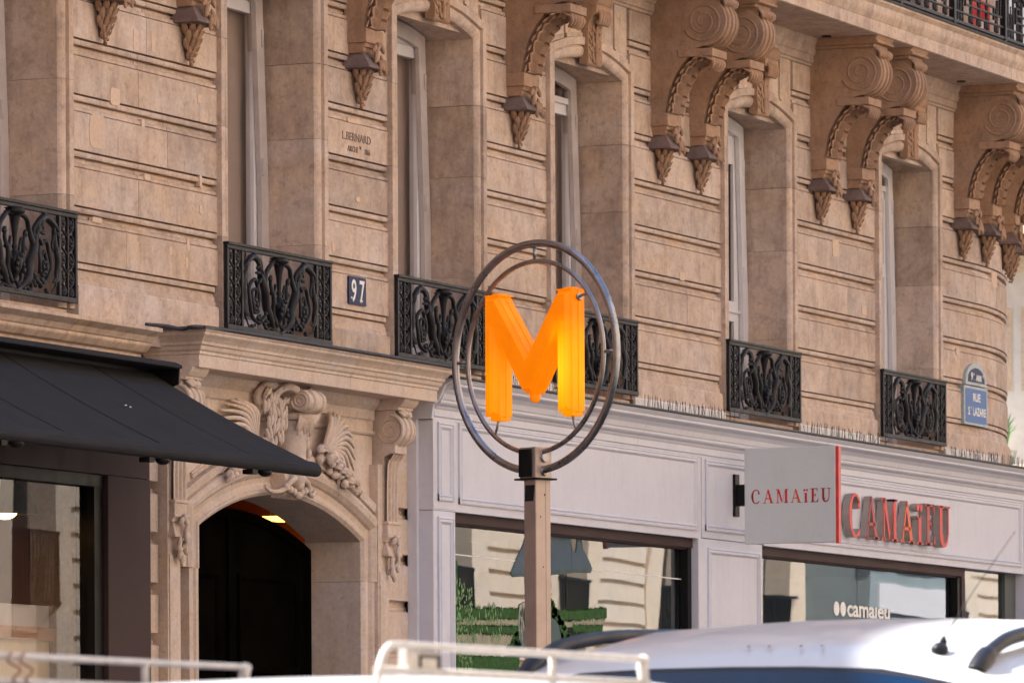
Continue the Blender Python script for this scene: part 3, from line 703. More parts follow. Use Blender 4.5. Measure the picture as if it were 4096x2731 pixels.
# keystones (smaller console over each arch)
def keystone():
    prof = [(.02, 6.455), (-.055, 6.44), (-.075, 6.452), (-.080, 6.50), (-.072, 6.60), (-.080, 6.70), (-.115, 6.755), (-.165, 6.775), (-.165, 6.83), (-.13, 6.86), (-.06, 6.885), (.02, 6.90)]
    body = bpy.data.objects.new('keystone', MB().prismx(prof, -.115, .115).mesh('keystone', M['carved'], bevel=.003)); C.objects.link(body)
    def sub(n, mb, mat='carved'):
        o = bpy.data.objects.new(n, mb.mesh(n, M[mat])); C.objects.link(o); o.parent = body; return o
    b = MB()
    b.tube(catmull([(0, -.085, 6.46), (0, -.092, 6.52), (0, -.088, 6.6), (0, -.092, 6.68), (0, -.12, 6.73)], 5), [.020]*21, 7)
    for sx in (-1, 1):
        for k in range(5):
            z = 6.49+.048*k; b.ell((sx*(.045+.01*(k % 2)), -.085, z), (.016, .016, .036), 6, 5, Matrix.Rotation(sx*.55, 3, 'Y'))
            b.ell((sx*.085, -.08, z+.01), (.012, .012, .026), 6, 4, Matrix.Rotation(sx*.9, 3, 'Y'))
    sub('keystone_leaf', b)
    b = MB()
    for k in range(5):
        x = -.08+.04*k
        b.tube(catmull([(x, -.15, 6.785), (x, -.178, 6.775), (x, -.185, 6.745), (x*.95, -.165, 6.715), (x*.9, -.135, 6.72)], 4), [.020-.008*i/16 for i in range(17)], 7)
    sub('leaf_curl', b)
    sub('keystone_roll', MB().tube([(-.125, -.14, 6.875), (.125, -.14, 6.875)], .052, 16).tube([(-.132, -.14, 6.875), (.132, -.14, 6.875)], .020, 10))
    return body
k0 = keystone(); k0.parent = B; k0.location = ((WIN[0][0]+WIN[0][1])/2-BO[0]-.02, 0, -BO[2])
for x0, x1 in WIN[1:]: cp(k0, B, ((x0+x1)/2-BO[0]-.01, 0, -BO[2]))
for o in B.children:
    if o.name.startswith('keystone'): o.scale.y = .68
# ------------------------------------------------------------------ repair patches, joints and small scars on the stones
for (x, z, w_, h_) in ((-2.09, 5.32, .20, .19), (-1.88, 5.53, .12, .10), (-1.63, 5.87, .07, .12), (-1.42, 5.88, .05, .12), (-1.55, 5.42, .04, .05), (-.85, 5.63, .05, .05), (-1.50, 5.13, .07, .035),
                       (-.84, 5.17, .035, .07), (-.84, 5.01, .04, .05), (-1.0, 4.80, .035, .07), (-1.02, 4.70, .035, .06), (-1.22, 4.75, .04, .05), (1.20, 5.72, .20, .03), (.9, 4.95, .03, .06),
                       (9.36, 5.66, .14, .13), (8.62, 5.33, .07, .06), (9.95, 5.26, .10, .07), (9.9, 4.42, .1, .03), (12.0, 5.10, .09, .06), (12.75, 5.05, .08, .07), (12.95, 5.72, .14, .13), (6.4, 5.22, .10, .06), (1.25, 5.26, .06, .03), (5.9, 6.12, .12, .04), (-2.1, 4.84, .12, .03), (6.95, 5.0, .05, .08)):
    n = 10; poly = []
    for i in range(n):
        a = 2*pi*i/n; k = .5*(1-.10*random.random())
        sx_ = math.copysign(abs(cos(a))**.35, cos(a)); sz_ = math.copysign(abs(sin(a))**.35, sin(a))
        poly.append((x+w_*k*sx_, z+h_*k*sz_))
    y = RC-math.sqrt(RC*RC-(x-XC)**2) if x > XC else 0
    mbp = MB().prismy(poly, y-.0035, y+.02 if x < XC else y+.06)
    bp('mortar_patch', mbp, 'patch')
# architect's engraved signature
b = text_mb('L.BERNARD', .070, .004, faceM(1.235, -.001, 5.60), 1.12); bp('inscription', b, 'ink')
b = text_mb('ARCHI', .05, .004, faceM(1.18, -.001, 5.535), .95)
bp('inscription', b, 'ink'); bp('inscription', text_mb('TE', .025, .004, faceM(1.285, -.003, 5.56), .95), 'ink'); b = (text_mb('1866', .05, .004, faceM(1.385, -.001, 5.535), .80))
bp('inscription', b, 'ink')
# ------------------------------------------------------------------ ground floor: carved portal
LT = [3.46-.2785*k for k in range(11)]
def low_courses(x0, x1, y=0.0):
    for k in range(len(LT)):
        zt = LT[k]; zb = LT[k]-.2785
        zb = max(zb, PZ-.02)
        if zt-.075 <= zb: continue
        bp('stone', MB().sweep([(x0, y), (x1, y)], [(0, zb), (0, zt-.070), (-.020, zt-.062), (-.035, zt-.056), (-.035, zt-.040), (-.045, zt-.036), (-.045, zt-.010), (-.035, zt-.004), (-.035, zt), (-.16, zt), (-.16, zb)]), 'stone2')
low_courses(-1.72, -1.385); low_courses(1.60, 1.99)
bp('stone', MB().box(-1.72, -1.385, 0, .16, 3.462, 4.0), 'stone2')
bp('stone', MB().box(1.60, 1.99, 0, .16, 3.462, 4.0), 'stone2')
PX0, PX1, PS, PR = -.905, 1.253, 3.235, .222
pa = arch_pts(PX0, PX1, PS, PR, 24)
PSUR = [(0, .34), (0, -.004), (.018, -.022), (.034, -.022), (.040, -.012), (.072, .004), (.105, -.004), (.112, -.022), (.135, -.046), (.165, -.052), (.192, -.040), (.200, -.020), (.208, -.020), (.214, -.040), (.262, -.044), (.262, .10), (.10, .34)]
bp('portal_arch', MB().sweepxz([(PX0, 3.0)]+pa+[(PX1, 3.0)], PSUR), 'stone2')
JS = [(0, .34), (0, -.004), (.030, -.022), (.060, -.022), (.070, -.006), (.10, -.006), (.112, -.030), (.16, -.030), (.165, .10), (.10, .34)]
for za, zb in ((PZ-.02, 1.1), (1.102, 1.9), (1.902, 2.45), (2.452, 2.998)):
    bp('portal_jamb', MB().sweepxz([(PX0, za), (PX0, zb)], JS), 'stone2')
    bp('portal_jamb', MB().sweepxz([(PX1, zb), (PX1, za)], JS), 'stone2')
# spandrel wall above the arch
R_ = (1.079**2+PR**2)/(2*PR)+.25; cxp = (PX0+PX1)/2
top_arc = [(x, PS+PR+.25-R_+math.sqrt(R_*R_-(x-cxp)**2)) for x in [cxp-1.26+2.52*i/24 for i in range(25)]]
bp('tympanum_wall', MB().prismy(top_arc+[(cxp+1.26, 4.02), (cxp-1.26, 4.02)], 0, .2), 'stone2')
bp('tympanum_moulding', MB().sweepxz([(x, z+.02) for x, z in top_arc[14:23]], [(0, .01), (0, -.014), (.012, -.020), (.018, -.012), (.030, -.020), (.038, -.010), (.038, .01)]), 'stone2')
bp('tympanum_moulding', MB().sweepxz([(x, z+.02) for x, z in top_arc[1:10]], [(0, .01), (0, -.014), (.012, -.020), (.018, -.012), (.030, -.020), (.038, -.010), (.038, .01)]), 'stone2')
bp('tympanum_frieze', MB().sweep([(-1.09, 0), (1.43, 0)], [(0, 3.868), (.014, 3.874), (.022, 3.885), (.022, 3.893), (.008, 3.90), (.008, 3.955), (.02, 3.965), (.02, 4.02), (.05, 4.05), (.06, 4.088), (-.1, 4.088), (-.1, 3.868)]), 'stone2')
bp('lower_wall_core', MB().box(-6.4, -1.72, .15, .62, 3.75, 4.2).box(-1.72, PX0-.1, .15, .62, PZ-.1, 4.2).box(PX1+.1, XC, .16, .62, 3.6, 4.2).box(PX1+.1, 2.1, .16, .40, PZ-.1, 3.6).box(PX0-.1, PX1+.1, .2, .62, 3.72, 4.2), 'stone2')
b = MB(); b.sweepxz([(PX0-.02, PZ)]+[(x, z+.03) for x, z in pa]+[(PX1+.02, PZ)], [(.0, .33), (.0, .36), (.20, .36), (.20, .33)]); bp('portal_lining', b, 'stone2')
# cornice over the portal
CP = [(0, 4.088), (.048, 4.088), (.05, 4.092), (.05, 4.156), (.058, 4.162), (.058, 4.176), (.070, 4.186), (.076, 4.205), (.086, 4.212), (.088, 4.226), (.105, 4.245), (.125, 4.262), (.128, 4.276), (.135, 4.280), (.135, 4.290), (-.19, 4.31), (-.19, 4.088)]
ss = [-1.30, -.86, -.36, .10, .62, 1.16, 1.80]
for i, (a, c) in enumerate(zip(ss, ss[1:])):
    path = [(a+(.001 if i else 0), -.19), (c-(.001 if i < 5 else 0), -.19)]
    if i == 0: path = [(a, .1)]+path
    if i == 5: path = path+[(c, .1)]
    bp('portal_cornice', MB().sweep(path, CP), 'stone2' if i % 2 else 'stone2')
bp('lead_edge', MB().box(-1.46, 1.95, -.335, .0, 4.289, 4.304), 'lead')
bp('lead_edge', MB().tube(catmull([(-1.72, -.10, 4.300), (-1.60, -.17, 4.296), (-1.50, -.22, 4.285), (-1.42, -.32, 4.298), (0, -.335, 4.30), (2.02, -.335, 4.298)], 6), .011, 6), 'lead')
# stone ledge over the dark shop
CL = [(0, 4.10), (.02, 4.104), (.02, 4.135), (.05, 4.145), (.075, 4.17), (.08, 4.178), (.08, 4.192), (.09, 4.198), (.11, 4.225), (.15, 4.248), (.155, 4.252), (.155, 4.272), (.02, 4.29), (-.02, 4.29), (-.02, 4.10)]
for a, c in ((-6.4, -4.9), (-4.898, -3.6), (-3.598, -2.7), (-2.698, -1.74)):
    bp('shop_ledge', MB().sweep([(a, -.06), (c, -.06)], CL), 'stone')
# consoles with scroll and fluted shaft on either side of the portal
def console():
    prof = [(.02, 4.02), (-.13, 4.02)]+[(-.105-.085*cos(R(v)), 3.905+.09*sin(R(v))) for v in range(70, -75, -12)]+[(-.125, 3.815), (-.128, 3.775), (-.105, 3.765), (-.06, 3.745), (-.05, 3.70), (.02, 3.70)]
    body = bpy.data.objects.new('portal_console', MB().prismx(prof, -.08, .08).mesh('portal_console', M['stone2'])); C.objects.link(body)
    body['label'] = 'small pale console with volute above a fluted pilaster'
    def sub(n, mb, mat='stone2', bevel=0):
        o = bpy.data.objects.new(n, mb.mesh(n, M[mat], bevel=bevel)); C.objects.link(o); o.parent = body; return o
    rows = []
    for v in range(84, -80, -10):
        a = R(v); rows.append([(x, -.105-(.092+h)*cos(a), 3.905+(.096+h)*sin(a)) for x, h in ((-.096, -.01), (-.092, 0), (-.075, .002), (-.07, -.006), (-.05, -.004), (-.045, .007), (-.02, .009), (-.015, -.002), (.015, -.002), (.02, .009), (.045, .007), (.05, -.004), (.07, -.006), (.075, .002), (.092, 0), (.096, -.01))])
    sub('volute_roll', MB().grid(rows, False))
    for sx in (-1, 1): sub('spiral_fillet', MB().tube([(sx*.081, -.105+q[0], 3.905+q[2]) for q in spiral(0, 0, .085, .012, -.2, -2, 44)], .0045, 5))
    sub('bracket_cap', MB().prismx([(.02, 4.022), (-.165, 4.022), (-.17, 4.03), (-.17, 4.038), (-.185, 4.045), (-.205, 4.065), (-.215, 4.088), (.02, 4.088)], -.105, .105))
    b = MB()
    for k in range(3): leafm(b, [(-.055+.05*k, -.165, 4.022), (-.04+.035*k, -.19, 4.0), (-.015+.01*k, -.17, 3.975)], (0, -1, 0), .03, 2, .5, 6)
    sub('cap_leaf', b)
    sub('bracket_block', MB().box(-.085, .085, -.14, -.05, 3.765, 3.818), bevel=.002)
    # fluted shaft
    b = MB(); xs = [(-.08, 0), (-.066, 0), (-.058, .018), (-.036, .018), (-.028, 0), (-.020, 0), (-.012, .018), (.012, .018), (.020, 0), (.028, 0), (.036, .018), (.058, .018), (.066, 0), (.08, 0)]
    pts = [(-.128, 3.762), (-.118, 3.745), (-.098, 3.725), (-.088, 3.69), (-.084, 3.6), (-.082, 3.5), (-.082, 3.42), (-.082, 3.36)]
    rows = [[(x, y+d*.7, z) for x, d in xs] for y, z in pts]; b.grid(rows, False); b.box(-.08, .08, -.06, .03, 3.36, 3.72)
    sub('fluted_shaft', b)
    sub('shaft_base', MB().box(-.088, .088, -.096, .02, 3.345, 3.362).box(-.08, .08, -.088, .02, 3.285, 3.345).prismx([(.02, 3.285), (-.092, 3.285), (-.096, 3.27), (-.08, 3.255), (-.075, 3.24), (.02, 3.24)], -.09, .09), bevel=.002)
    b = MB(); q = [(-.07, -.07), (.07, -.07), (.07, .02), (-.07, .02)]; q2 = [(-.10, -.10), (.10, -.10), (.10, .02), (-.10, .02)]
    b.add([(x, y, 3.24) for x, y in q]+[(x, y, 3.165) for x, y in q2]+[(x, y, 3.155) for x, y in q2], [(0, 1, 2, 3), (11, 10, 9, 8)]+[(r*4+i, r*4+(i+1) % 4, r*4+4+(i+1) % 4, r*4+4+i) for r in range(2) for i in range(4)])
    sub('flared_foot', b)
    b = MB(); b.tube(catmull([(0, -.105, 3.27), (.018, -.115, 3.22), (-.012, -.118, 3.18), (.01, -.11, 3.12), (-.02, -.08, 3.08), (-.03, -.06, 3.05)], 5), [.014]*10+[.012]*16, 7)
    for (x, z, a, l) in ((-.04, 3.12, .3, .05), (.03, 3.10, -.3, .045), (-.035, 3.07, .2, .045), (-.01, 3.04, 0, .04), (.03, 3.24, -.8, .03), (-.03, 3.245, .8, .03), (0, 3.265, 0, .02)):
        b.ell((x, -.095-.1*max(0, z-3.15), z), (.018, .016, l), 6, 5, Matrix.Rotation(a, 3, 'Y'))
    sub('flower_drop', b)
    return body
k1 = console(); k1.parent = B; k1.location = (1.545-BO[0], 0, -BO[2]); cp(k1, B, (-1.275-BO[0], 0, -BO[2]))
for x in (-1.275, 1.50):
    bp('pilaster', MB().prismz([(x-.105, 0.1), (x-.105, -.055), (x+.03, -.055), (x+.035, -.03), (x+.10, -.03), (x+.10, .1)], PZ-.02, 3.70), 'stone2')
    bp('pilaster_strip', MB().box(x-.09, x+.015, -.062, -.05, PZ, 3.06), 'stone2')
# ------------------------------------------------------------------ cartouche over the door
KX = .175
car = bp('cartouche', MB().lathe((KX, -.075, 0), [(0, 3.50), (.07, 3.51), (.080, 3.56), (.082, 3.70), (.085, 3.82), (.080, 3.88), (0, 3.89)], 24), 'stone2', label='carved stone cartouche with volute crown, palm fronds and fruit')
def cs(n, mb, mat='stone2'): return put(n, mb, mat, car)
b = MB()
xs = [(.055, -.006), (.058, .0), (.085, .002), (.092, -.008), (.120, -.006), (.127, .006), (.19, .008), (.197, -.004), (.235, -.003), (.242, .006), (.275, .004), (.278, -.01)]
b.grid([[(x, -.185-(.062+h)*cos(R(v)), 3.990+(.062+h)*sin(R(v))) for x, h in xs] for v in range(-180, 181, 12)], False)
b.tube([(.057, -.185, 3.99), (.277, -.185, 3.99)], .055, 20)
b.tube([(.054, -.185+q[0], 3.99+q[2]) for q in spiral(0, 0, .056, .008, 0, -2.2, 50)], [.009-.005*i/50 for i in range(51)], 6)
cs('crown_volute', b)
b = MB()
b.tube(catmull([(.04, -.17, 4.05), (-.03, -.15, 4.065), (-.10, -.12, 4.03), (-.13, -.10, 3.95), (-.11, -.10, 3.88), (-.15, -.08, 3.80), (-.19, -.07, 3.74)], 6), [.026-.012*i/36 for i in range(37)], 8)
b.tube(catmull([(-.10, -.10, 4.07), (-.20, -.08, 4.06), (-.25, -.06, 4.0), (-.22, -.06, 3.93), (-.26, -.05, 3.86), (-.24, -.05, 3.78), (-.20, -.05, 3.70)], 6), [.026-.008*i/36 for i in range(37)], 8)
for k, (x, z, a) in enumerate(((-.16, 4.0, .6), (-.17, 3.93, .2), (-.07, 3.93, -.3), (-.19, 3.86, .4), (-.14, 3.74, .2), (-.10, 3.99, -.6), (-.24, 3.95, .3), (-.20, 3.79, -.2), (-.06, 3.85, .3), (-.12, 3.83, .5), (-.05, 3.78, -.1), (-.22, 4.03, .9), (-.03, 3.97, .5), (.0, 3.92, .2), (-.04, 3.90, .7), (.02, 3.99, 1.1), (-.09, 4.04, 1.3), (.0, 3.86, .1))):
    for q in (-1, 0, 1): b.ell((x+.016*q, -.11-.01*(q == 0), z-.01*abs(q)), (.012, .014, .045), 6, 6, Matrix.Rotation(a+.35*q, 3, 'Y'))
cs('scroll_leaf', b)
b = MB()
b.tube(catmull([(.30, -.12, 4.04), (.36, -.10, 4.06), (.42, -.08, 4.02), (.43, -.07, 3.95), (.39, -.07, 3.88), (.35, -.07, 3.80), (.33, -.06, 3.70)], 6), [.028-.012*i/36 for i in range(37)], 8)
b.prismy([(.30, 4.085), (.52, 4.07), (.60, 4.02), (.56, 3.93), (.44, 3.86), (.30, 3.84)], -.075, .01)
for k in range(7): b.ell((.285+.018*sin(k*2), -.12, 3.90-.05*k), (.020, .018, .032), 6, 5, Matrix.Rotation(.4+.2*sin(k*3), 3, 'Y'))
cs('side_scroll', b)
b = MB()
for k in range(10):
    a = pi*.05+k/9*pi*.9; leafm(b, [(KX+.05*cos(a), -.15, 3.915), (KX+.085*cos(a), -.172, 3.885), (KX+.100*cos(a), -.155, 3.825-.015*(k % 3))], (0, -1, 0), .020, 3, .5, 8)
b.grid([[(KX+rr*cos(a), -.075-rr*abs(sin(a))*1.1, z) for a in [pi*q/12 for q in range(13)]] for rr, z in ((.07, 3.935), (.10, 3.92), (.105, 3.90), (.085, 3.885))], True)
cs('crown_leaf', b)
rnd = random.Random(5)
for sx in (-1, 1):
    for k in range(13):
        a = R(74-9.0*k); L = .30+.20*sin((k+2)/14*pi)
        b = MB(); p0 = Vector((KX+sx*.44, -.055, 3.72)); d_ = Vector((sx*cos(a), 0, sin(a)*.8))
        p1 = p0+d_*L*.5+Vector((0, -.035, .035)); p2 = p0+d_*L+Vector((sx*.03, .02, -.05-.05*(k/12)))
        b.tube(catmull([p0, p1, p2], 6), [.006+.010*sin(pi*i/12) for i in range(13)], 5)
        cs('palm_frond', b)
for sx in (-1, 1):
    b = MB()
    for k in range(42):
        u = rnd.random(); x = KX+sx*(.40+.42*u+rnd.uniform(-.07, .07)); z = 3.745-.21*u+rnd.uniform(-.035, .03)
        b.ell((x, -.05-rnd.uniform(0, .05), z), (rnd.uniform(.018, .038), .024, rnd.uniform(.014, .028)), 6, 5, Matrix.Rotation(rnd.uniform(-1.5, 1.5), 3, 'Y'))
    for k in range(14):
        u = k/13; x = KX+sx*(.38+.44*u); z = 3.76-.20*u+.02*sin(k*2.3)
        leafm(b, [(x, -.08, z), (x+sx*.03, -.12, z-.02), (x+sx*.055, -.085, z-.055)], (0, -1, 0), .026, 3, .5, 7, amp=.5)
    cs('fruit_garland', b)
b = MB(); b.prismx([(.0, 3.44), (-.04, 3.435), (-.085, 3.46), (-.105, 3.52), (-.085, 3.58), (0, 3.60)], KX-.13, KX+.13)
for sx in (-1, 1):
    b.tube(catmull([(KX+sx*.02, -.115, 3.56), (KX+sx*.11, -.12, 3.53), (KX+sx*.17, -.10, 3.48), (KX+sx*.27, -.075, 3.465), (KX+sx*.33, -.06, 3.495)], 5), [.020-.008*i/20 for i in range(21)], 7)
    for k in range(3): b.ell((KX+sx*(.05+.05*k), -.11, 3.475+.01*k), (.024, .02, .026), 6, 5, Matrix.Rotation(sx*.7, 3, 'Y'))
b.ell((KX, -.12, 3.52), (.045, .03, .04), 8, 6); b.ell((KX, -.11, 3.455), (.03, .03, .024), 7, 5)
cs('keystone_mask', b)
# ------------------------------------------------------------------ portal door and vestibule
da = arch_pts(PX0-.02, PX1+.02, 3.195, .20, 20)
d = bp('door', MB().prismy([(PX0-.02, PZ)]+da+[(PX1+.02, PZ)], .345, .40), 'wood', label='very dark arched panelled timber carriage door')
for x0 in (-.86, .20):
    for z0, z1 in ((.6, 1.45), (1.55, 2.35), (2.45, 3.02)):
        put('door_panel', MB().sweepxz([(x0+.10, z0), (x0+.10, z1), (x0+.92, z1), (x0+.92, z0), (x0+.10, z0)], [(0, .345), (0, .325), (-.02, .322), (-.04, .338), (-.04, .345)]), 'wood', d)
put('door_rail', MB().box(.155, .19, .322, .346, PZ, 3.38), 'wood', d)
put('door_rim', MB().sweepxz([(PX0, PZ)]+arch_pts(PX0, PX1, 3.190, .20, 20)+[(PX1, PZ)], [(0, .345), (0, .318), (-.05, .318), (-.06, .345)]), 'wood', d)
put('door_handle', MB().tube([(.10, .30, 1.3), (.10, .28, 1.35), (.10, .28, 1.5), (.10, .30, 1.55)], .012, 8), 'steel', d)
bp('vestibule', MB().box(PX0-.3, 2.02, 3.2, 3.3, PZ, 4.2).box(PX0-.4, PX0-.3, .64, 3.2, PZ, 4.2).box(2.02, 2.08, .64, 3.2, PZ, 4.2), 'vest')
bp('vestibule_ceiling', MB().box(PX0-.3, 2.02, .62, 3.2, 3.62, 3.7), 'vest')
for k in range(6): bp('ceiling_beam', MB().box(PX0-.3, 2.02, .75+.4*k, .80+.4*k, 3.57, 3.62), 'vest')
ld = thing('ceiling_lamp', 'glowing orange ceiling lamp inside the dark arched doorway', 'lamp', (1.55, .72, 3.48))
put('lamp_shade', MB().box(1.42, 1.66, .62, .72, 3.385, 3.41), 'lampo', ld)
put('lamp_rod', MB().tube([(1.45, .68, 3.42), (1.45, .68, 3.62)], .004, 6), 'blackf', ld)
# ------------------------------------------------------------------ enamel plates
pl = thing('number_plate', 'small blue enamel house number plate reading 97 beside the second iron guard', 'number plate', (1.213, 0, 4.63))
put('plate', MB().prismy([(1.100, 4.632), (1.326, 4.632), (1.332, 4.638), (1.332, 4.790), (1.326, 4.797), (1.100, 4.797), (1.094, 4.790), (1.094, 4.638)], -.014, .0), 'blue', pl)
def arcband(cx, cz, rx, rz, a0, a1, t0, t1, n=16):
    """stroke of varying thickness along an ellipse, as a polygon (x,z)"""
    o, i_ = [], []
    for k in range(n+1):
        u = k/n; a = a0+(a1-a0)*u; t = t0+(t1-t0)*sin(pi*u)
        o.append((cx+(rx)*cos(a), cz+(rz)*sin(a))); i_.append((cx+(rx-t)*cos(a), cz+(rz-t)*sin(a)))
    return o, i_
def band_mb(mb, cx, cz, rx, rz, a0, a1, t0, t1, y0, y1, n=16):
    o, i_ = arcband(cx, cz, rx, rz, a0, a1, t0, t1, n)
    for k in range(n): mb.prismy([o[k], o[k+1], i_[k+1], i_[k]], y0, y1)
for ch, xx in (('9', 1.158), ('7', 1.268)):
    put('numeral', text_mb(ch, .185, .003, faceM(xx, -.0155, 4.650), .78, bold=.002), 'white', pl)
    put('numeral_serif', MB().box(xx-.028, xx+.012, -.017, -.014, 4.655, 4.664) if ch == '7' else MB().box(xx-.040, xx-.026, -.017, -.014, 4.664, 4.676), 'white', pl)
sp = thing('street_plate', 'blue enamel street name plate with arched top on the rounded corner of the building', 'street sign', (12.36, 0, 4.56))
a_ = .0
put('plate', MB().prismy([(12.085, 4.563), (12.628, 4.563), (12.628, 4.856), (12.085, 4.856)], -.022, .03), 'verd', sp)
put('plate_field', MB().prismy([(12.115, 4.59), (12.135, 4.580), (12.58, 4.580), (12.60, 4.59), (12.60, 4.825), (12.58, 4.838), (12.135, 4.838), (12.115, 4.825)], -.0245, -.02), 'blue2', sp)
o = [(12.12, 4.866), (12.60, 4.866)]+[(12.36+.24*cos(R(v)), 4.90+.135*sin(R(v))) for v in range(0, 181, 12)]
put('arched_plate', MB().prismy(o, -.024, .03), 'verd', sp)
o = [(12.17, 4.888), (12.55, 4.888)]+[(12.36+.19*cos(R(v)), 4.90+.10*sin(R(v))) for v in range(4, 177, 12)]
put('arched_field', MB().prismy(o, -.0265, -.02), 'blue', sp)
tw = 'white'
put('lettering', text_mb('RUE', .085, .002, faceM(12.36, -.0265, 4.745), 1.15, bold=.002), tw, sp)
b = text_mb('S', .085, .002, faceM(12.185, -.0265, 4.638), 1.1, bold=.002); b.join(text_mb('T', .04, .002, faceM(12.232, -.0265, 4.670), 1.1)); b.join(text_mb('.', .06, .002, faceM(12.232, -.0265, 4.640), 1.1)); b.join(text_mb('LAZARE', .085, .002, faceM(12.425, -.0265, 4.638), .98, bold=.002))
put('lettering', b, tw, sp)
b = text_mb('9', .08, .002, faceM(12.25, -.0285, 4.905), 1.1, bold=.002); b.join(text_mb('e', .04, .002, faceM(12.293, -.0285, 4.94), 1.1)); b.join(text_mb('.', .06, .002, faceM(12.30, -.0285, 4.905), 1.1)); b.join(text_mb('ARR', .062, .002, faceM(12.41, -.0285, 4.903), 1.1, bold=.002)); b.join(text_mb('T', .03, .002, faceM(12.505, -.0285, 4.93), 1.1))
put('lettering', b, tw, sp)
# ------------------------------------------------------------------ lilac shopfront
SF = thing('clothes_shopfront', 'lilac grey panelled wooden shopfront with deep moulded cornice and wide display windows', 'shopfront', (7.5, -.07, PZ))
def sp_(name, mb, mat='paint', bevel=0, **k): return put(name, mb, mat, SF, bevel, **k)
YF = -.15
def frame_mould(x0, x1, z0, z1, y, wd=.045, name='panel_moulding'):
    s_ = wd/.045
    sp_(name, MB().sweepxz([(x0, z0), (x0, z1), (x1, z1), (x1, z0), (x0, z0)], [(0, y+.004), (0, y-.012), (-.010*s_, y-.015), (-.014*s_, y-.008), (-.024*s_, y-.010), (-.03*s_, y-.016), (-.04*s_, y-.006), (-.045*s_, y+.004)]))
sp_('fascia', MB().box(1.975, 6.352, YF, .0, 3.455, 4.0))
sp_('fascia', MB().box(6.356, 7.520, YF-.004, .0, 3.463, 4.0))
sp_('fascia', MB().box(7.524, 13.10, YF, .0, 3.455, 4.0))
sp_('pilaster', MB().prismz([(1.978, 0.0), (1.978, YF+.085), (1.978, YF-.004), (2.302, YF-.004), (2.302, 0)], PZ, 3.452), bevel=.003)
sp_('pilaster_return', MB().box(1.940, 1.976, -.06, 0, PZ, 4.0))
sp_('fascia_block', MB().box(1.974, 2.302, YF-.006, YF, 3.464, 4.0))
frame_mould(2.036, 2.262, 3.512, 4.0-.015, YF-.006); frame_mould(2.036, 2.262, .62, 3.415, YF-.004)
frame_mould(2.358, 6.275, 3.505, 3.996, YF)
frame_mould(6.415, 7.445, 3.512, 3.99, YF-.004)
frame_mould(7.585, 13.02, 3.505, 3.99, YF)
sp_('pilaster', MB().prismz([(6.30, .0), (6.30, YF-.002), (7.482, YF-.002), (7.482, 0)], PZ, 3.459), bevel=.003)
frame_mould(6.46, 7.42, .62, 3.40, YF-.002)
sp_('pilaster', MB().box(13.10, 13.45, YF-.01, .4, PZ, 4.0), bevel=.003)
SC = [(0, 3.995), (.006, 4.0), (.006, 4.012), (.016, 4.020), (.016, 4.060), (.024, 4.068), (.030, 4.080), (.052, 4.090), (.060, 4.100), (.060, 4.112), (.068, 4.120), (.078, 4.150), (.100, 4.175), (.135, 4.190), (.142, 4.196), (.142, 4.208), (.150, 4.215), (.165, 4.232), (.165, 4.244), (-.2, 4.25), (-.2, 3.995)]
for a, c in ((1.975, 5.2), (5.203, 8.4), (8.403, 11.2), (11.203, 13.45)):
    sp_('shop_cornice', MB().sweep([(a, YF), (c, YF)], SC))
sp_('shop_cornice', MB().sweep([(13.453, YF)]+[(13.45+2.2*sin(v), YF+2.2-2.2*cos(v)) for v in [.1*k for k in range(1, 14)]], SC))
sp_('lead_edge', MB().sweep([(1.90, YF), (13.45, YF), (13.45+2.2*sin(.3), YF+2.2-2.2*cos(.3)), (13.45+2.2*sin(.6), YF+2.2-2.2*cos(.6))], [(.172, 4.236), (.178, 4.243), (.178, 4.252), (.10, 4.262), (-.18, 4.27), (-.18, 4.25)]), 'lead')
# curved end bracket of the cornice against the portal
sp_('cornice_return', MB().prismx([(.0, 4.0), (-.16, 4.0), (-.17, 4.08), (-.21, 4.12), (-.25, 4.20), (-.315, 4.235), (-.315, 4.25), (0, 4.25)], 1.945, 1.974))
# white flashing and bird wires on the ledge
for a, c in ((3.09, 4.12), (5.48, 7.1), (8.55, 10.18), (11.62, 12.9)): sp_('flashing', MB().sweep([(a, -.022), (c, -.022)], [(0, 4.262), (.018, 4.262), (.016, 4.345), (.004, 4.355), (0, 4.355)]), 'flash')
b = MB(); rnd = random.Random(2)
x = 2.75
while x < 13.3:
    inw = any(a-.15 < x < c+.15 for a, c in WIN)
    if not inw:
        y = -.085+rnd.uniform(-.02, .02); h = rnd.uniform(.075, .11); dx = rnd.uniform(-.012, .012)
        if rnd.random() < .04: dx *= 6
        b.tube([(x, y, 4.255), (x+dx, y+rnd.uniform(-.015, .015), 4.265+h)], .0019, 3, False)
    x += .027+rnd.uniform(-.006, .006)
o = sp_('bird_wires', b, 'blackf'); o['kind'] = 'stuff'
# window 1
sp_('window_head', MB().box(2.302, 6.30, -.11, -.05, 3.392, 3.455).box(2.302, 6.30, -.09, -.05, 3.380, 3.392), 'brown')
sp_('window_frame', MB().box(6.235, 6.30, -.10, -.03, .7, 3.392), 'blackf')
sp_('window_frame', MB().box(2.302, 2.335, -.075, -.02, .7, 3.392), 'paint')
for a, c in ((2.335, 4.268), (4.274, 6.235)): sp_('pane', MB().box(a, c, -.052, -.044, .7, 3.385), 'glass')
sp_('pane_joint', MB().box(4.268, 4.274, -.053, -.042, .7, 3.385), 'blackf')
sp_('stall_riser', MB().box(2.302, 6.30, -.14, .0, PZ, .70).box(7.482, 13.10, -.14, 0, PZ, .70))
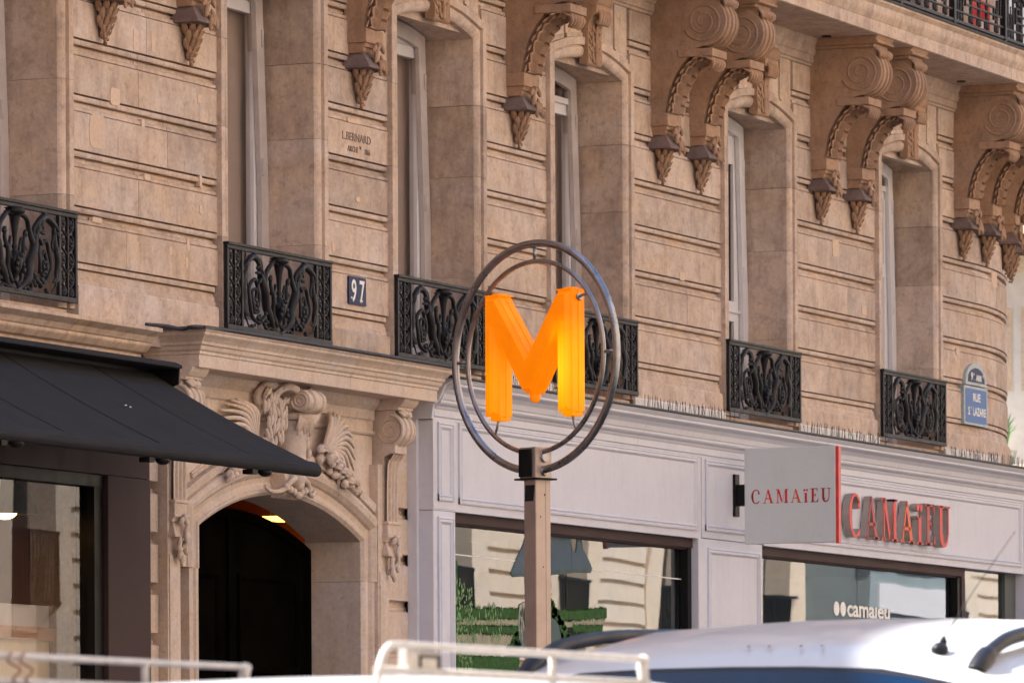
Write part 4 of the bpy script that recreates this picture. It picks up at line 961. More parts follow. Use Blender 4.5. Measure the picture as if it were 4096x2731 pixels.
# window 2
sp_('window_head', MB().box(7.482, 11.83, -.11, -.05, 3.392, 3.455).box(7.482, 11.69, -.09, -.05, 3.380, 3.392), 'brown')
sp_('mullion', MB().box(11.69, 11.755, -.10, -.03, .7, 3.380), 'blackf')
sp_('mullion', MB().box(11.757, 11.83, -.11, -.03, .7, 3.390), 'brown')
for a, c in ((7.482, 9.632), (9.638, 11.69), (11.83, 12.85)): sp_('pane', MB().box(a, c, -.052, -.044, .7, 3.385 if a < 11.8 else 3.45), 'glass')
sp_('pane_joint', MB().box(9.632, 9.638, -.053, -.042, .7, 3.385), 'blackf')
sp_('mullion', MB().box(12.85, 13.10, -.08, .02, .7, 3.452), 'roomg')
# interiors
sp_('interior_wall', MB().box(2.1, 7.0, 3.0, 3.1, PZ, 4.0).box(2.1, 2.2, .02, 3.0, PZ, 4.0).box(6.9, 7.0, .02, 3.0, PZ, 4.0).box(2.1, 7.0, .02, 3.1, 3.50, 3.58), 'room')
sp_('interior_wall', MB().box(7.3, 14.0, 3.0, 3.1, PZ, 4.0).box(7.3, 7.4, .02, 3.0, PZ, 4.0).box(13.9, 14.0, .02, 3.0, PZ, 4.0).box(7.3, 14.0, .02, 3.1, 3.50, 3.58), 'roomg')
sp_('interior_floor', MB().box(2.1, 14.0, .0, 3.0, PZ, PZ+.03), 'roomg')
sp_('display_platform', MB().box(2.35, 6.2, .02, 1.5, PZ, 1.10), 'shelf'); sp_('display_block', MB().box(4.5, 5.3, .15, .8, 1.102, 1.45), 'shelf')
# lettering on the fascia and on the blade sign: slab serif capitals drawn as strokes
def glyph(ch, mb, x, z, h, y0, y1, k=1.0):
    """draw a capital at x (left), baseline z, height h; returns advance. y0<y1 depth range"""
    def P(*pts): mb.prismy([(x+px*h*k, z+pz*h) for px, pz in pts], y0, y1)
    def Bx(a, b_, c, d_): P((a, c), (b_, c), (b_, d_), (a, d_))
    th, tn, s = .195, .075, .05
    if ch == 'C':
        n = 20; o, i_ = [], []
        for q in range(n+1):
            a = R(42)+R(276)*q/n; t = tn+(th-tn)*abs(cos(a))**1.2 if cos(a) < 0 else tn+.02
            o.append((.46+.44*cos(a), .5+.52*sin(a))); i_.append((.46+(.44-t)*cos(a), .5+(.52-max(tn, t*.45))*sin(a)))
        for q in range(n): P(o[q], o[q+1], i_[q+1], i_[q])
        c = [(.72+.085*cos(v*pi/5), .74+.085*sin(v*pi/5)) for v in range(10)]; P(*c)
        return .92
    if ch == 'A':
        P((.10, 0), (.10+tn, 0), (.47, .90), (.44, 1.0)); P((.44, 1.0), (.52, 1.0), (.90, 0), (.90-th, 0), (.40, .90)); Bx(.23, .70, .30, .30+tn)
        Bx(0, .27, -.0, s); Bx(.60, 1.0, -.0, s); return 1.0
    if ch == 'M':
        Bx(.13, .13+tn, 0, 1); P((.10, 1), (.30, 1), (.60, .16), (.54, 0)); P((.54, 0), (.585, .10), (.90, 1), (.86, 1)); Bx(.84, .84+th, 0, 1)
        Bx(0, .30, 0, s); Bx(0, .2, 1-s, 1); Bx(.72, 1.14, 0, s); Bx(.84, 1.14, 1-s, 1); return 1.16
    if ch == 'i':
        Bx(.12, .12+th, 0, .68); Bx(0, .42, 0, s); Bx(0, .2, .68-s, .68)
        for c_ in (.08, .32): P(*[(c_+.095*cos(v*pi/6), .88+.095*sin(v*pi/6)) for v in range(12)])
        return .44
    if ch == 'E':
        Bx(.12, .12+th, 0, 1); Bx(0, .66, 0, s+.01); Bx(0, .64, 1-s-.01, 1); Bx(.29, .50, .49, .49+tn)
        P((.55, 0), (.70, .0), (.72, .27), (.69, .27)); P((.54, 1), (.66, 1), (.66, .74), (.63, .74)); P((.46, .38), (.50, .38), (.50, .64), (.46, .64)); return .76
    if ch == 'U':
        Bx(.12, .12+th, .3, 1); Bx(.72, .72+tn, .3, 1); Bx(0, .42, 1-s, 1); Bx(.58, .90, 1-s, 1)
        n = 12; cx = .4425
        for q in range(n):
            aa = [pi+pi*(q+e)/n for e in (0, 1)]
            t = [th*(1-(q+e)/n)**1.2+tn for e in (0, 1)]
            P(*[(cx+.3225*cos(a), .30+.31*sin(a)) for a in aa], *[(cx+(.3225-min(.30, t_))*cos(a), .30+(.31-max(tn, t_*.6))*sin(a)) for a, t_ in reversed(list(zip(aa, t)))])
        return .90
LT_ = ('C', 'A', 'M', 'A', 'i', 'E', 'U'); ADV = {'C': .92, 'A': 1.0, 'M': 1.16, 'i': .44, 'E': .76, 'U': .90}
LM = ['lred', 'ldark', 'lred', 'lorange', 'lred', 'ldark', 'lred']
fl = thing('fascia_lettering', 'large raised red serif letters reading CAMAïEU fixed on the lilac fascia', 'shop sign', (10.0, -.2, 3.58))
x0, x1, h = 9.03, 11.20, .305; gap = .055
tot = sum(ADV[c] for c in LT_)*h+gap*6; k = (x1-x0)/tot; x = x0
for c, m_ in zip(LT_, ('lred', 'ldark', 'lred', 'lorange', 'lred', 'ldark', 'lred')):
    bb = MB(); glyph(c, bb, x, 3.582, h, -.213, -.163, k); o = put('letter', bb, 'lgrey', fl)
    ff = MB(); glyph(c, ff, x, 3.582, h, -.2165, -.2125, k); put('letter_face', ff, m_, o)
    x += (ADV[c]*h+gap)*k
# projecting blade sign
XB = 6.938
bs = thing('blade_sign', 'square grey projecting sign with small red CAMAïEU letters and red outer edge', 'shop sign', (XB, -.55, 3.43))
put('sign_box', MB().box(XB, XB+.050, -.892, -.235, 3.440, 4.088), 'signgrey', bs, .004)
put('sign_edge', MB().box(XB+.003, XB+.047, -.915, -.892, 3.432, 4.086), 'signred', bs)
put('wall_plate', MB().box(XB-.01, XB+.07, -.172, YF, 3.63, 3.915), 'blackf', bs)
put('bracket_arm', MB().box(XB+.01, XB+.06, -.24, -.165, 3.70, 3.845), 'blackf', bs)
h = .094; kx = .575/(sum(ADV[c] for c in LT_)*h+.018*6); x = 0
for c, m_ in zip(LT_, ('ldark', 'lred', 'lred', 'lorange', 'lred', 'ldark', 'ldark')):
    bb = MB(); glyph(c, bb, x, 3.712, h, 0, .0012, kx); bb.v = [(XB-.0015+v[1], -.283-v[0], v[2]) for v in bb.v]; put('letter', bb, m_, bs); x += (ADV[c]*h+.018)*kx
# white vinyl lettering on the glass
vl = thing('window_lettering', 'white vinyl lowercase camaïeu lettering with two dots on the shop window', 'shop sign', (9.75, -.056, 3.02))
for xx in (9.20, 9.335): put('dot', MB().prismy([(xx+.057*cos(v*pi/10), 3.075+.052*sin(v*pi/10)) for v in range(20)], -.056, -.0535), 'white', vl)
bb = text_mb('camaıeu', .165, .002, faceM(9.415, -.055, 3.030), 1.3, 'LEFT', .0035)
mx_ = max(v[0] for v in bb.v); bb.v = [(9.415+(v[0]-9.415)*(.90/(mx_-9.415)), v[1], v[2]) for v in bb.v]
put('lettering', bb, 'white', vl)
bb = MB()
for i, (xx, wd, z_) in enumerate(((10.35, .05, 3.02), (10.43, .05, 3.015))): bb.box(xx, xx+wd, -.056, -.0535, 2.9, z_)
solo('poster_strip', bb, 'red', 'pair of small red vinyl strips at the lower right of the white window lettering', 'window sticker')
bb = MB(); rnd = random.Random(9)
for i in range(16):
    xx = 10.55+i*.055; bb.box(xx, xx+rnd.uniform(.02, .04), .25, .27, 2.75, 2.92+rnd.uniform(.02, .1))
b_ = MB(); b_.tube([(10.5, .26, 3.03), (11.5, .26, 3.03)], .008, 6)
rk = thing('garment_rail', 'row of white hangers on a rail low inside the right shop window', 'clothes rail', (11.0, .26, 2.7)); put('rail', b_, 'steel', rk); put('hangers', bb, 'white', rk)
# flat cutouts on the first display window, coloured as its layered reflections
WP = thing('window_reflection_cards', 'flat cutouts painting the reflections in the left shop window: hedges, slate lampshade, cone tree and figure', 'window sticker', (3.9, -.056, 2.4))
def wp(name, polys, mat, y=-.0545):
    b = MB()
    for p in polys: b.prismy(p, y-.0008, y)
    return put(name, b, mat, WP)
def hedge(x0, z0, x1, z1, h, seed):
    """strip with a ragged grassy top and bottom"""
    rnd = random.Random(seed); n = max(6, int((x1-x0)/.035)); top, bot = [], []
    for i in range(n+1):
        u = i/n; x = x0+(x1-x0)*u; z = z0+(z1-z0)*u
        top.append((x, z+rnd.uniform(-.006, .008))); bot.append((x, z-h+rnd.uniform(-.010, .006)))
    out = [[top[i], top[i+1], bot[i+1], bot[i]] for i in range(n)]
    for q in range(n*5):   # blades of grass over both edges
        u = rnd.random(); x = x0+(x1-x0)*u; z = z0+(z1-z0)*u-(h if q % 2 else 0); l = rnd.uniform(.006, .018)*(-1 if q % 2 else 1)
        out.append([(x-.006, z-l*.4), (x+.006, z-l*.4), (x+rnd.uniform(-.008, .008), z+l)])
    return out
wp('hedge', hedge(2.345, 2.872, 3.60, 2.908, .066, 1), 'hedge'); wp('hedge', hedge(3.95, 2.900, 4.93, 2.950, .066, 2), 'hedge')
wp('hedge', hedge(2.345, 2.772, 3.50, 2.794, .052, 3), 'hedge'); wp('hedge', hedge(4.36, 2.826, 4.86, 2.836, .05, 4), 'hedge')
wp('hedge', hedge(2.345, 2.58, 3.50, 2.606, .13, 5), 'hedge')
wp('bench_band', [[(2.345, 2.806), (3.55, 2.840), (3.50, 2.796), (2.345, 2.774)], [(2.345, 2.718), (3.45, 2.738), (3.30, 2.610), (2.345, 2.585)], [(3.97, 2.838), (4.92, 2.888), (4.86, 2.838), (4.10, 2.800)]], 'benchband', -.0538)
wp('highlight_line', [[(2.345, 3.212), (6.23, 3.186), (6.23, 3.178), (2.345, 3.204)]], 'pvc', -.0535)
wp('lampshade', [[(3.372, 3.120), (3.395, 3.104), (3.55, 3.106), (3.56, 3.30), (3.452, 3.21)], [(3.55, 3.106), (3.985, 3.137), (4.36, 3.166), (4.33, 3.385), (3.62, 3.385), (3.56, 3.30)], [(4.36, 3.166), (4.655, 3.176), (4.688, 3.200), (4.634, 3.25), (4.54, 3.32), (4.515, 3.385), (4.44, 3.385), (4.43, 3.32), (4.405, 3.287), (4.36, 3.32), (4.34, 3.385)]], 'slate')
wp('lampshade_rim', [[(3.375, 3.120), (3.40, 3.098), (3.985, 3.130), (4.40, 3.160), (4.66, 3.168), (4.692, 3.196), (4.66, 3.190), (4.40, 3.186), (3.985, 3.160), (3.56, 3.130)]], 'slatedark', -.0556)
rnd = random.Random(6); cone = []
for q in range(420):
    u = rnd.random()**.55; z = 3.10-.46*u; x = 3.87+(.56*u*rnd.uniform(-1, 1)); r_ = rnd.uniform(.012, .028)
    cone.append([(x-r_*1.6, z), (x, z-r_), (x+r_*1.6, z), (x+.3*r_, z+r_*1.2)])
wp('cone_tree', [[(3.87, 3.11), (4.40, 2.66), (3.34, 2.66)]], 'hedge', -.0546); wp('cone_tree_leaves', cone, 'hedge2', -.0556)['kind'] = 'stuff'
wp('jumper', [[(3.62, 2.86), (3.80, 2.90), (3.97, 2.876), (4.07, 2.848), (4.14, 2.803), (4.165, 2.74), (4.17, 2.60), (3.50, 2.60), (3.54, 2.76)]], 'dress', -.0566)
hr = []
for q in range(16):
    x = 3.50+.016*q; z = 2.93+.004*q; zz = 2.68+rnd.uniform(-.04, .10); d_ = rnd.uniform(-.06, .0)
    hr.append([(x, z), (x+.012, z), (x+d_+.014, (z+zz)/2), (x+.3*d_+.006, zz), (x+.3*d_, zz), (x+d_, (z+zz)/2)])
hr.append([(3.60, 3.12), (3.72, 3.17), (3.90, 3.17), (4.0, 3.13), (4.02, 3.06), (3.98, 2.99), (3.86, 2.92), (3.62, 2.92)])
wp('fair_hair', hr, 'hair', -.0576)
fo = []
for q in range(520):
    sx = rnd.random(); x = 2.35+.42*sx**1.6; z = rnd.uniform(2.50, 3.20)-.18*sx; a = rnd.uniform(-.5, .5); l = rnd.uniform(.015, .045)
    fo.append([(x, z), (x+.010, z-l*.5), (x+.012*sin(a), z-l), (x-.010, z-l*.5)])
for q in range(60):
    x = 2.75+.5*rnd.random()**1.3; z = rnd.uniform(2.72, 2.94); l = rnd.uniform(.03, .07); fo.append([(x, z), (x+.008, z-l*.5), (x+.004, z-l), (x-.006, z-l*.5)])
wp('trailing_foliage', fo, 'leaf', -.0560)['kind'] = 'stuff'
wp('foliage_shadow', [[(2.345, 3.20), (2.55, 3.17), (2.56, 2.9), (2.345, 2.9)]], 'hedge2', -.0540)
# ------------------------------------------------------------------ cafe front at the left with its awning
CF = thing('cafe_shopfront', 'dark brown metal shopfront with a single large window under the black awning', 'shopfront', (-4.2, -.1, PZ))
def cf(name, mb, mat='brown', bevel=0, **k): return put(name, mb, mat, CF, bevel, **k)
cf('lintel', MB().box(-6.4, -1.720, -.12, .0, 3.452, 4.06), bevel=.002)
cf('frame_post', MB().box(-2.226, -1.722, -.125, .02, PZ, 3.450), bevel=.003)
cf('frame_lining', MB().box(-6.4, -2.228, -.10, .02, 3.385, 3.450).box(-2.33, -2.228, -.095, .02, PZ, 3.385), 'blackf')
cf('pane', MB().box(-6.4, -2.33, -.05, -.042, .8, 3.385), 'glassd')
cf('stall_riser', MB().box(-6.4, -2.33, -.11, 0, PZ, .80))
cf('interior_wall', MB().box(-6.4, -1.55, 4.0, 4.1, PZ, 4.0).box(-1.55, -1.45, .64, 4.1, PZ, 4.0).box(-6.4, -1.55, .02, 4.0, 3.60, 3.7), 'roomb')
cf('interior_floor', MB().box(-6.4, -2.1, 0, 4, PZ, PZ+.03), 'roomb')
for k in range(5): cf('ceiling_beam', MB().box(-6.4, -2.2, .5+.7*k, .58+.7*k, 3.50, 3.598), 'roomb')
cf('back_panel', MB().box(-5.6, -1.6, 1.25, 1.3, PZ, 3.6), 'roomb')
for z in (2.2, 2.62, 2.95): cf('wall_shelf', MB().box(-5.5, -1.7, 1.0, 1.24, z, z+.03), 'wood')
cf('pale_reflection_strip', MB().prismy([(-3.28, 3.40), (-3.02, 3.40), (-3.12, 3.0), (-3.22, 2.6), (-3.3, 2.2), (-3.6, 2.2), (-3.48, 2.7), (-3.38, 3.1)], .10, .14), 'pvc')  # pale strip painted in for a pillar mirrored in the glass
cf('white_reflection_band', MB().box(-5.5, -2.3, .20, .24, 2.63, 2.75), 'pvc')  # this and the next two bands are coloured as the white van's reflection
cf('brown_reflection_band', MB().box(-5.5, -2.3, .16, .60, 2.56, 2.63), 'roomb')
cf('cream_reflection_block', MB().box(-5.5, -2.3, .20, .55, PZ+.03, 2.56), 'shelf')
pd = thing('pendant_lamp', 'black bell pendant lamp with glowing bulb inside the cafe window', 'lamp', (-2.70, .25, 3.4))
put('lamp_shade', MB().lathe((-2.704, .25, 0), [(.175, 3.225), (.178, 3.235), (.15, 3.33), (.07, 3.40), (.03, 3.43), (0, 3.43), (.06, 3.39), (.14, 3.32), (.17, 3.228)], 24), 'blackf', pd)
put('bulb', MB().ell((-2.704, .25, 3.245), (.07, .07, .045), 12, 8), 'lamp', pd)
put('cord', MB().tube([(-2.704, .25, 3.42), (-2.704, .25, 3.60)], .005, 6), 'blackf', pd)
# awning
AW = thing('shop_awning', 'long black fabric awning sloping out over the dark shopfront', 'awning', (-4.0, -.2, 3.45))
XA = -1.713
put('awning_hood', MB().prismx([(-.0, 4.105), (-.16, 4.100), (-.28, 4.086), (-.318, 4.070), (-.322, 4.052), (-.30, 4.048), (-.05, 4.055), (0, 4.055)], -6.4, XA), 'awning', AW, .003)
put('hood_cheek', MB().prismx([(0, 4.055), (-.305, 4.050), (-.300, 3.965), (-.24, 3.945), (0, 3.94)], XA-.012, XA-.001), 'blackf', AW)
put('hood_shade_board', MB().box(-6.4, XA-.014, -.125, -.121, 3.93, 4.054), 'blackf', AW)  # black board added so the gap under the hood looks shaded
put('hood_roller', MB().tube([(-6.4, -.12, 3.985), (XA-.02, -.12, 3.985)], .045, 12), 'blackf', AW)
nx, ny = 60, 8; rows = []
for i in range(nx+1):
    x = -6.4+(XA-.01+6.4)*i/nx; row = []
    for j in range(ny+1):
        u = j/ny; sag = .018*sin(pi*u)+.003*sin(x*5.3)*u
        row.append((x, -.14+(-1.10+.14)*u, 4.03+(3.515-4.03)*u-sag))
    rows.append(row)
ab = MB().grid(rows, True); ab.grid([[(p[0], p[1]+.002, p[2]-.004) for p in r] for r in rows], True)
put('canopy', ab, 'awning', AW)
for x in (-5.6, -4.55, -3.5, -2.45):
    put('seam', MB().tube([(x, -.14-.96*u/8, 4.032-.515*u/8-.018*sin(pi*u/8)) for u in range(9)], .0018, 5), 'awning', AW)
put('front_bar', MB().prismx([(-1.09, 3.525), (-1.13, 3.515), (-1.155, 3.49), (-1.160, 3.465), (-1.145, 3.442), (-1.11, 3.438), (-1.08, 3.46), (-1.08, 3.51)], -6.4, XA), 'awning', AW, .006)
for x in (-2.42, -3.62, -5.2):
    put('folding_arm', MB().tube([(x+.02, -1.11, 3.44), (x-.10, -.75, 3.62), (x-.55, -.60, 3.72)], .020, 8).tube([(x-.55, -.60, 3.72), (x-.05, -.14, 3.94)], .024, 8).box(x-.11, x-.05, -1.14, -1.08, 3.415, 3.44).ell((x+.10, -1.11, 3.435), (.055, .035, .025), 8, 6), 'blackf', AW)
put('dropping', MB().ell((-2.98, -.62, 3.765), (.012, .008, .004), 7, 4).ell((-2.955, -.635, 3.757), (.008, .006, .004), 6, 4), 'white', AW)
# ------------------------------------------------------------------ metro sign on its post
MX, MY, MZ = -3.438, -3.154, 3.897
MS = thing('metro_sign', 'lit orange metro letter M inside two steel rings on a square bronze post', 'metro sign', (MX, MY, PZ))
MS.rotation_euler.z = atan2(-.930, -.366)
def ms(name, mb, mat, parent=None, bevel=0):
    """mesh drawn round the ring centre"""
    p = parent or MS
    o = bpy.data.objects.new(name, mb.mesh(name, M[mat], bevel=bevel)); C.objects.link(o); o.parent = p
    if p is MS: o.location = (0, 0, MZ-PZ)
    return o
def torus(Rr, r, n=96, m=12):
    return MB().grid([[((Rr+r*cos(2*pi*j/m))*cos(2*pi*i/n), r*sin(2*pi*j/m), (Rr+r*cos(2*pi*j/m))*sin(2*pi*i/n)) for j in range(m)] for i in range(n+1)], True, True)
ms('outer_ring', torus(.568, .0195), 'steel'); ms('inner_ring', torus(.478, .0125), 'steel')
for a in (90, 180, 0):
    c_, s__ = cos(R(a)), sin(R(a)); ms('ring_spacer', MB().tube([(.488*c_, 0, .488*s__), (.552*c_, 0, .552*s__)], .009, 8), 'steel')
W_, H_, D_ = .305, .315, .040
def Mpoly(o=0.0, wv=.100):
    w2 = W_; h = H_
    return [(-w2-o, -h-o), (-w2-o, h+o), (-w2+wv*.92+o*.3, h+o), (0, -h+2*h*.50+o*1.6), (w2-wv*.92-o*.3, h+o), (w2+o, h+o), (w2+o, -h-o), (w2-wv-o, -h-o), (w2-wv-o, -h+2*h*.70-o), (0.022, -h+2*h*.17-o), (-.022, -h+2*h*.17-o), (-w2+wv+o, -h+2*h*.70-o), (-w2+wv+o, -h-o)]
def mshell(mb, poly, y0, y1):
    n = len(poly); mb.prismy(poly, y0, y1)
def Mshape(mb, o, y0, y1):
    w2, h, wv = W_, H_, .108
    L1 = [(-w2-o, -h-o), (-w2-o, h+o), (-w2+wv*.95, h+o), (-w2+wv+o, h-.03), (-w2+wv+o, -h-o)]
    mb.prismy([(x, z) for x, z in L1], y0, y1); mb.prismy([(-x, z) for x, z in reversed(L1)], y0, y1)
    D1 = [(-w2+wv*.40, h+o), (-w2+wv*.95+o*.3, h+o), (0, -h+2*h*.52+o*1.5), (0, -h+2*h*.17-o*1.2), (-.028, -h+2*h*.17-o*1.2), (-w2+wv+o-.004, -h+2*h*.68), (-w2+wv*.4, h-.14)]
    mb.prismy(D1, y0, y1); mb.prismy([(-x, z) for x, z in reversed(D1)], y0, y1)
# one continuous letter: bevelled front shell, seam flange, back shell
def Msolid(layers):
    rows = []
    for o, y in layers: rows.append([(x, y, z) for x, z in Mpoly(o)])
    b_ = MB().grid(rows, False, True); n = len(rows[0])
    b_.f += [tuple(range(n))]; b_.sm += [False]; k_ = (len(rows)-1)*n; b_.f += [tuple(range(k_, k_+n))]; b_.sm += [False]
    return b_
lt = ms('letter_m', Msolid([(-.030, -.072), (-.026, -.074), (-.010, -.052), (0, -.046), (0, -.006), (.006, -.005), (.006, .005), (0, .006), (0, .042), (-.010, .048), (-.028, .066)]), 'msign', bevel=.0015)
for sx in (-1, 1):
    cx_ = sx*(W_-.052)
    ms('leg_ridge', MB().prismz([(cx_-.022, -.070), (cx_-.008, -.080), (cx_+.008, -.080), (cx_+.022, -.070)], -H_+.012, H_-.16), 'msign', lt, .002)
    ms('top_cap', MB().box(cx_-.052, cx_+.052, -.054, .052, H_, H_+.008).box(cx_-.03, cx_+.03, -.02, .03, H_+.01, H_+.018), 'msign', lt, .002)
    ms('foot_block', MB().box(cx_-.036, cx_+.036, -.03, .045, -H_-.022, -H_), 'msign', lt, .003)
    ms('support_rod', MB().tube([(sx*(W_-.005), -.0, H_-.035), (sx*(W_+.065), 0, H_-.018)], .0075, 8).tube([(sx*W_, 0, H_-.036), (sx*(W_+.014), 0, H_-.032)], .019, 10), 'steel')
    ms('support_rod', MB().tube([(sx*(W_-.050), 0, -.290), (sx*(W_-.034), 0, -.340), (sx*(W_-.018), 0, -.382)], .0065, 8), 'steel')
lt.scale.z = .955; lt.location.z += .014
ms('drip_tip', MB().ell((0, .0, -H_+2*H_*.155), (.022, .036, .038), 10, 8), 'msign', lt)
PB = .058
ms('post_head', MB().bbox(-PB, PB, -PB, PB, -.607, -.453, .004).box(-PB+.012, PB-.030, -PB-.004, -PB, -.600, -.462), 'pole')
ms('head_cover', MB().box(-PB+.006, PB-.022, -PB-.012, -PB-.003, -.600, -.462), 'blackf', None, .002)
ms('collar', MB().box(-.082, .082, -.072, .072, -.616, -.607), 'blackf', None, .002)
for (x, z) in ((PB+.002, -.505), (PB+.002, -.572), (-PB-.002, -.505), (-PB-.002, -.572)):
    ms('weld_collar', MB().tube([(x-.012, 0, z-.004), (x+.012, 0, z)], .023, 12), 'steel')
pp = ms('post', MB().prismz([(-.030, -.052), (.048, -.052), (.052, -.048), (.052, .052), (-.052, .052), (-.052, -.030)], PZ-MZ, -.616), 'pole', None, .001)
ms('post_groove', MB().box(.0515, .0535, .018, .026, PZ-MZ+.01, -.62), 'pole')
ms('sticker', MB().add([(-.020, -.0535, -.642), (.046, -.0535, -.642), (.036, -.0535, -.722), (-.030+.006, -.0535, -.722)], [(0, 1, 2, 3)]), 'poleblk')
ms('bolt', MB().ell((.0525, .01, -.69), (.003, .005, .005), 6, 4).ell((.0525, -.02, -.80), (.002, .004, .004), 6, 4).ell((.0525, .0, -1.05), (.002, .004, .004), 6, 4), 'blackf')
# ------------------------------------------------------------------ vans
def van(name, label, fx, yc, L=4.4, hw=.88, zr=GZ, dz=0.0, zs=1.0):
    V = thing(name, label, 'van', (fx+L/2, yc, zr))
    ST = [(0, .42, .80), (.03, .70, .84), (.12, .90, .88), (.5, 1.03, .93), (.95, 1.12, .97), (1.03, 1.16, .97), (1.3, 1.38, .97), (1.55, 1.585, .975), (1.72, 1.715, .975), (1.80, 1.755, .98), (2.0, 1.80, .98), (2.3, 1.838, .98), (2.8, 1.868, .98), (3.4, 1.88, .98), (3.9, 1.85, .98), (4.2, 1.77, .975), (4.32, 1.66, .97), (4.37, 1.2, .97), (4.40, .6, .95), (4.40, .42, .93)]
    sq = lambda q: q if q < 1.1 else 1.1+(q-1.1)*zs
    ST = [(s_, sq(z_), w_) for s_, z_, w_ in ST]
    def zt(s):
        for (a, za, wa), (b_, zb, wb) in zip(ST, ST[1:]):
            if a <= s <= b_: return za+(zb-za)*(s-a)/max(1e-6, b_-a), wa+(wb-wa)*(s-a)/max(1e-6, b_-a)
        return ST[-1][1:]
    def sec(s, z, wk):
        gh = max(0, min(1, (z-1.1)/.55)); hwv = hw*wk
        pts = [(hwv*.97, .30), (hwv, .55), (hwv, min(z-.04, 1.0)), (hwv-.015, min(z-.03, 1.12)), (hwv-.11*gh-.01, max(min(z-.03, 1.12), z-.16)), (hwv-.135*gh-.03, z-.085 if gh else z-.02), (hwv-.18*gh-.07, z-.042), (hwv-.25*gh-.12, z-.016), (hwv*.5, z+.004), (hwv*.25, z+.014), (0, z+.016)]
        z_ok = [(y, max(.28, q)) for y, q in pts]
        return [(fx+s, yc-y, zr+q+dz*(q > 1.2)) for y, q in z_ok]+[(fx+s, yc+y, zr+q+dz*(q > 1.2)) for y, q in reversed(z_ok[:-1])]
    rows = [sec(s, z, wk) for s, z, wk in ST]
    bm_ = MB().grid(rows, True); n = len(rows[0]); bm_.f += [tuple(range(n))]; bm_.sm += [False]; k_ = (len(rows)-1)*n; bm_.f += [tuple(range(k_+n-1, k_-1, -1))]; bm_.sm += [False]
    bm_.box(fx+.2, fx+4.3, yc-hw*.9, yc+hw*.9, zr+.20, zr+.32)
    body = put('body', bm_, 'carwhite', V)
    body.data.polygons.foreach_set('use_smooth', [True]*len(body.data.polygons))
    def surf(s, y, off=.0):
        z, wk = zt(s); pr = sec(s, z, wk); ys = [p[1]-yc for p in pr]
        zz = pr[len(pr)//2][2]
        for p, q in zip(pr[4:-4], pr[5:-4]):
            if p[1] <= yc+y <= q[1]: u = (yc+y-p[1])/max(1e-6, q[1]-p[1]); zz = p[2]+(q[2]-p[2])*u; break
        return zz+off
    # windscreen with a dark border
    def patch(s0, s1, w0, w1, off, m_, nm):
        rr = []
        for i in range(9):
            s_ = s0+(s1-s0)*i/8; ww = w0+(w1-w0)*i/8
            rr.append([(fx+s_-off*.7, yc-ww+2*ww*j/14, surf(s_, (-ww+2*ww*j/14)*.96, off)) for j in range(15)])
        return put(nm, MB().grid(rr, True), m_, V)
    patch(1.04, 1.712, .82, .725, .006, 'rubber', 'windscreen_border'); patch(1.08, 1.69, .77, .69, .011, 'carglass', 'windscreen')
    for sy in (-1, 1):
        for s0, s1 in ((1.55, 2.35), (2.42, 3.3), (3.38, 4.1)):
            yb = yc+sy*(hw*.975+.004); yt = yc+sy*(hw*.975-.115+.004)
            put('side_window', MB().add([(fx+s0-.25*(s0 < 1.6), yb, zr+1.16), (fx+s1, yb, zr+1.16), (fx+s1-.03, yt, zr+sq(1.62)), (fx+s0+.12*(s0 < 1.6), yt, zr+sq(1.62))], [(0, 1, 2, 3)]), 'dglass', V)
        put('headlight', MB().ell((fx+.16, yc+sy*.66, zr+.78), (.16, .17, .12), 12, 8), 'dglass', V)
        put('wing_mirror', MB().ell((fx+1.45, yc+sy*(hw+.10), zr+1.12), (.07, .10, .12), 10, 7), 'carwhite', V)
        for s_ in (.85, 3.5):
            wl = put('wheel', MB().tube([(fx+s_, yc+sy*(hw-.20), zr+.31), (fx+s_, yc+sy*(hw+.005), zr+.31)], .31, 28), 'rubber', V)
            put('rim', MB().tube([(fx+s_, yc+sy*(hw-.0), zr+.31), (fx+s_, yc+sy*(hw+.012), zr+.31)], .19, 20), 'steel', wl)
            put('wheel_arch', MB().tube([(fx+s_+.36*cos(R(v)), yc+sy*(hw*.985), zr+.33+.36*sin(R(v))) for v in range(0, 181, 15)], .022, 6), 'rubber', V)
    put('bumper', MB().bbox(fx-.04, fx+.12, yc-hw*.80, yc+hw*.80, zr+.30, zr+.58, .03), 'rubber', V)
    put('grille', MB().bbox(fx-.01, fx+.06, yc-.32, yc+.32, zr+.62, zr+.76, .01), 'rubber', V)
    return V, surf
V1, sf = van('delivery_van', 'white van with black curved roof rails and roof aerial parked behind the roof rack', -18.42, -9.395, hw=.90, dz=.0)
def v1(n, mb, m_): return put(n, mb, m_, V1)
for sy in (-1, 1):
    y = -9.395+sy*.625
    v1('roof_rail', MB().tube(catmull([(-16.60, y, 1.955), (-16.555, y, 1.985), (-16.45, y, 2.025), (-16.28, y, 2.060), (-15.9, y, 2.090), (-15.2, y, 2.105), (-14.6, y, 2.10), (-14.35, y, 2.04)], 6), [.026]*10+[.019]*33, 10), 'rubber')
for k in range(4):
    xx, yy = (-16.60, -9.405-.058*k-.028*(k > 1))
    z = sf(xx+18.42, yy+9.395, .010); v1('roof_vent', MB().ell((xx, yy, z), (.020, .004, .0025), 8, 4, Matrix.Rotation(.3, 3, 'Z')), 'roomg')
za = sf(1.9, -.50, 0)
v1('aerial_base', MB().ell((-16.52, -9.897, za+.006), (.034, .022, .020), 10, 7).ell((-16.50, -9.90, za+.026), (.014, .010, .016), 8, 5), 'rubber')
v1('aerial', MB().tube([(-16.51, -9.90, za+.03), (-16.40, -9.955, za+.17), (-16.28, -10.02, za+.315)], [.0022, .0013, .0009], 6), 'rubber')
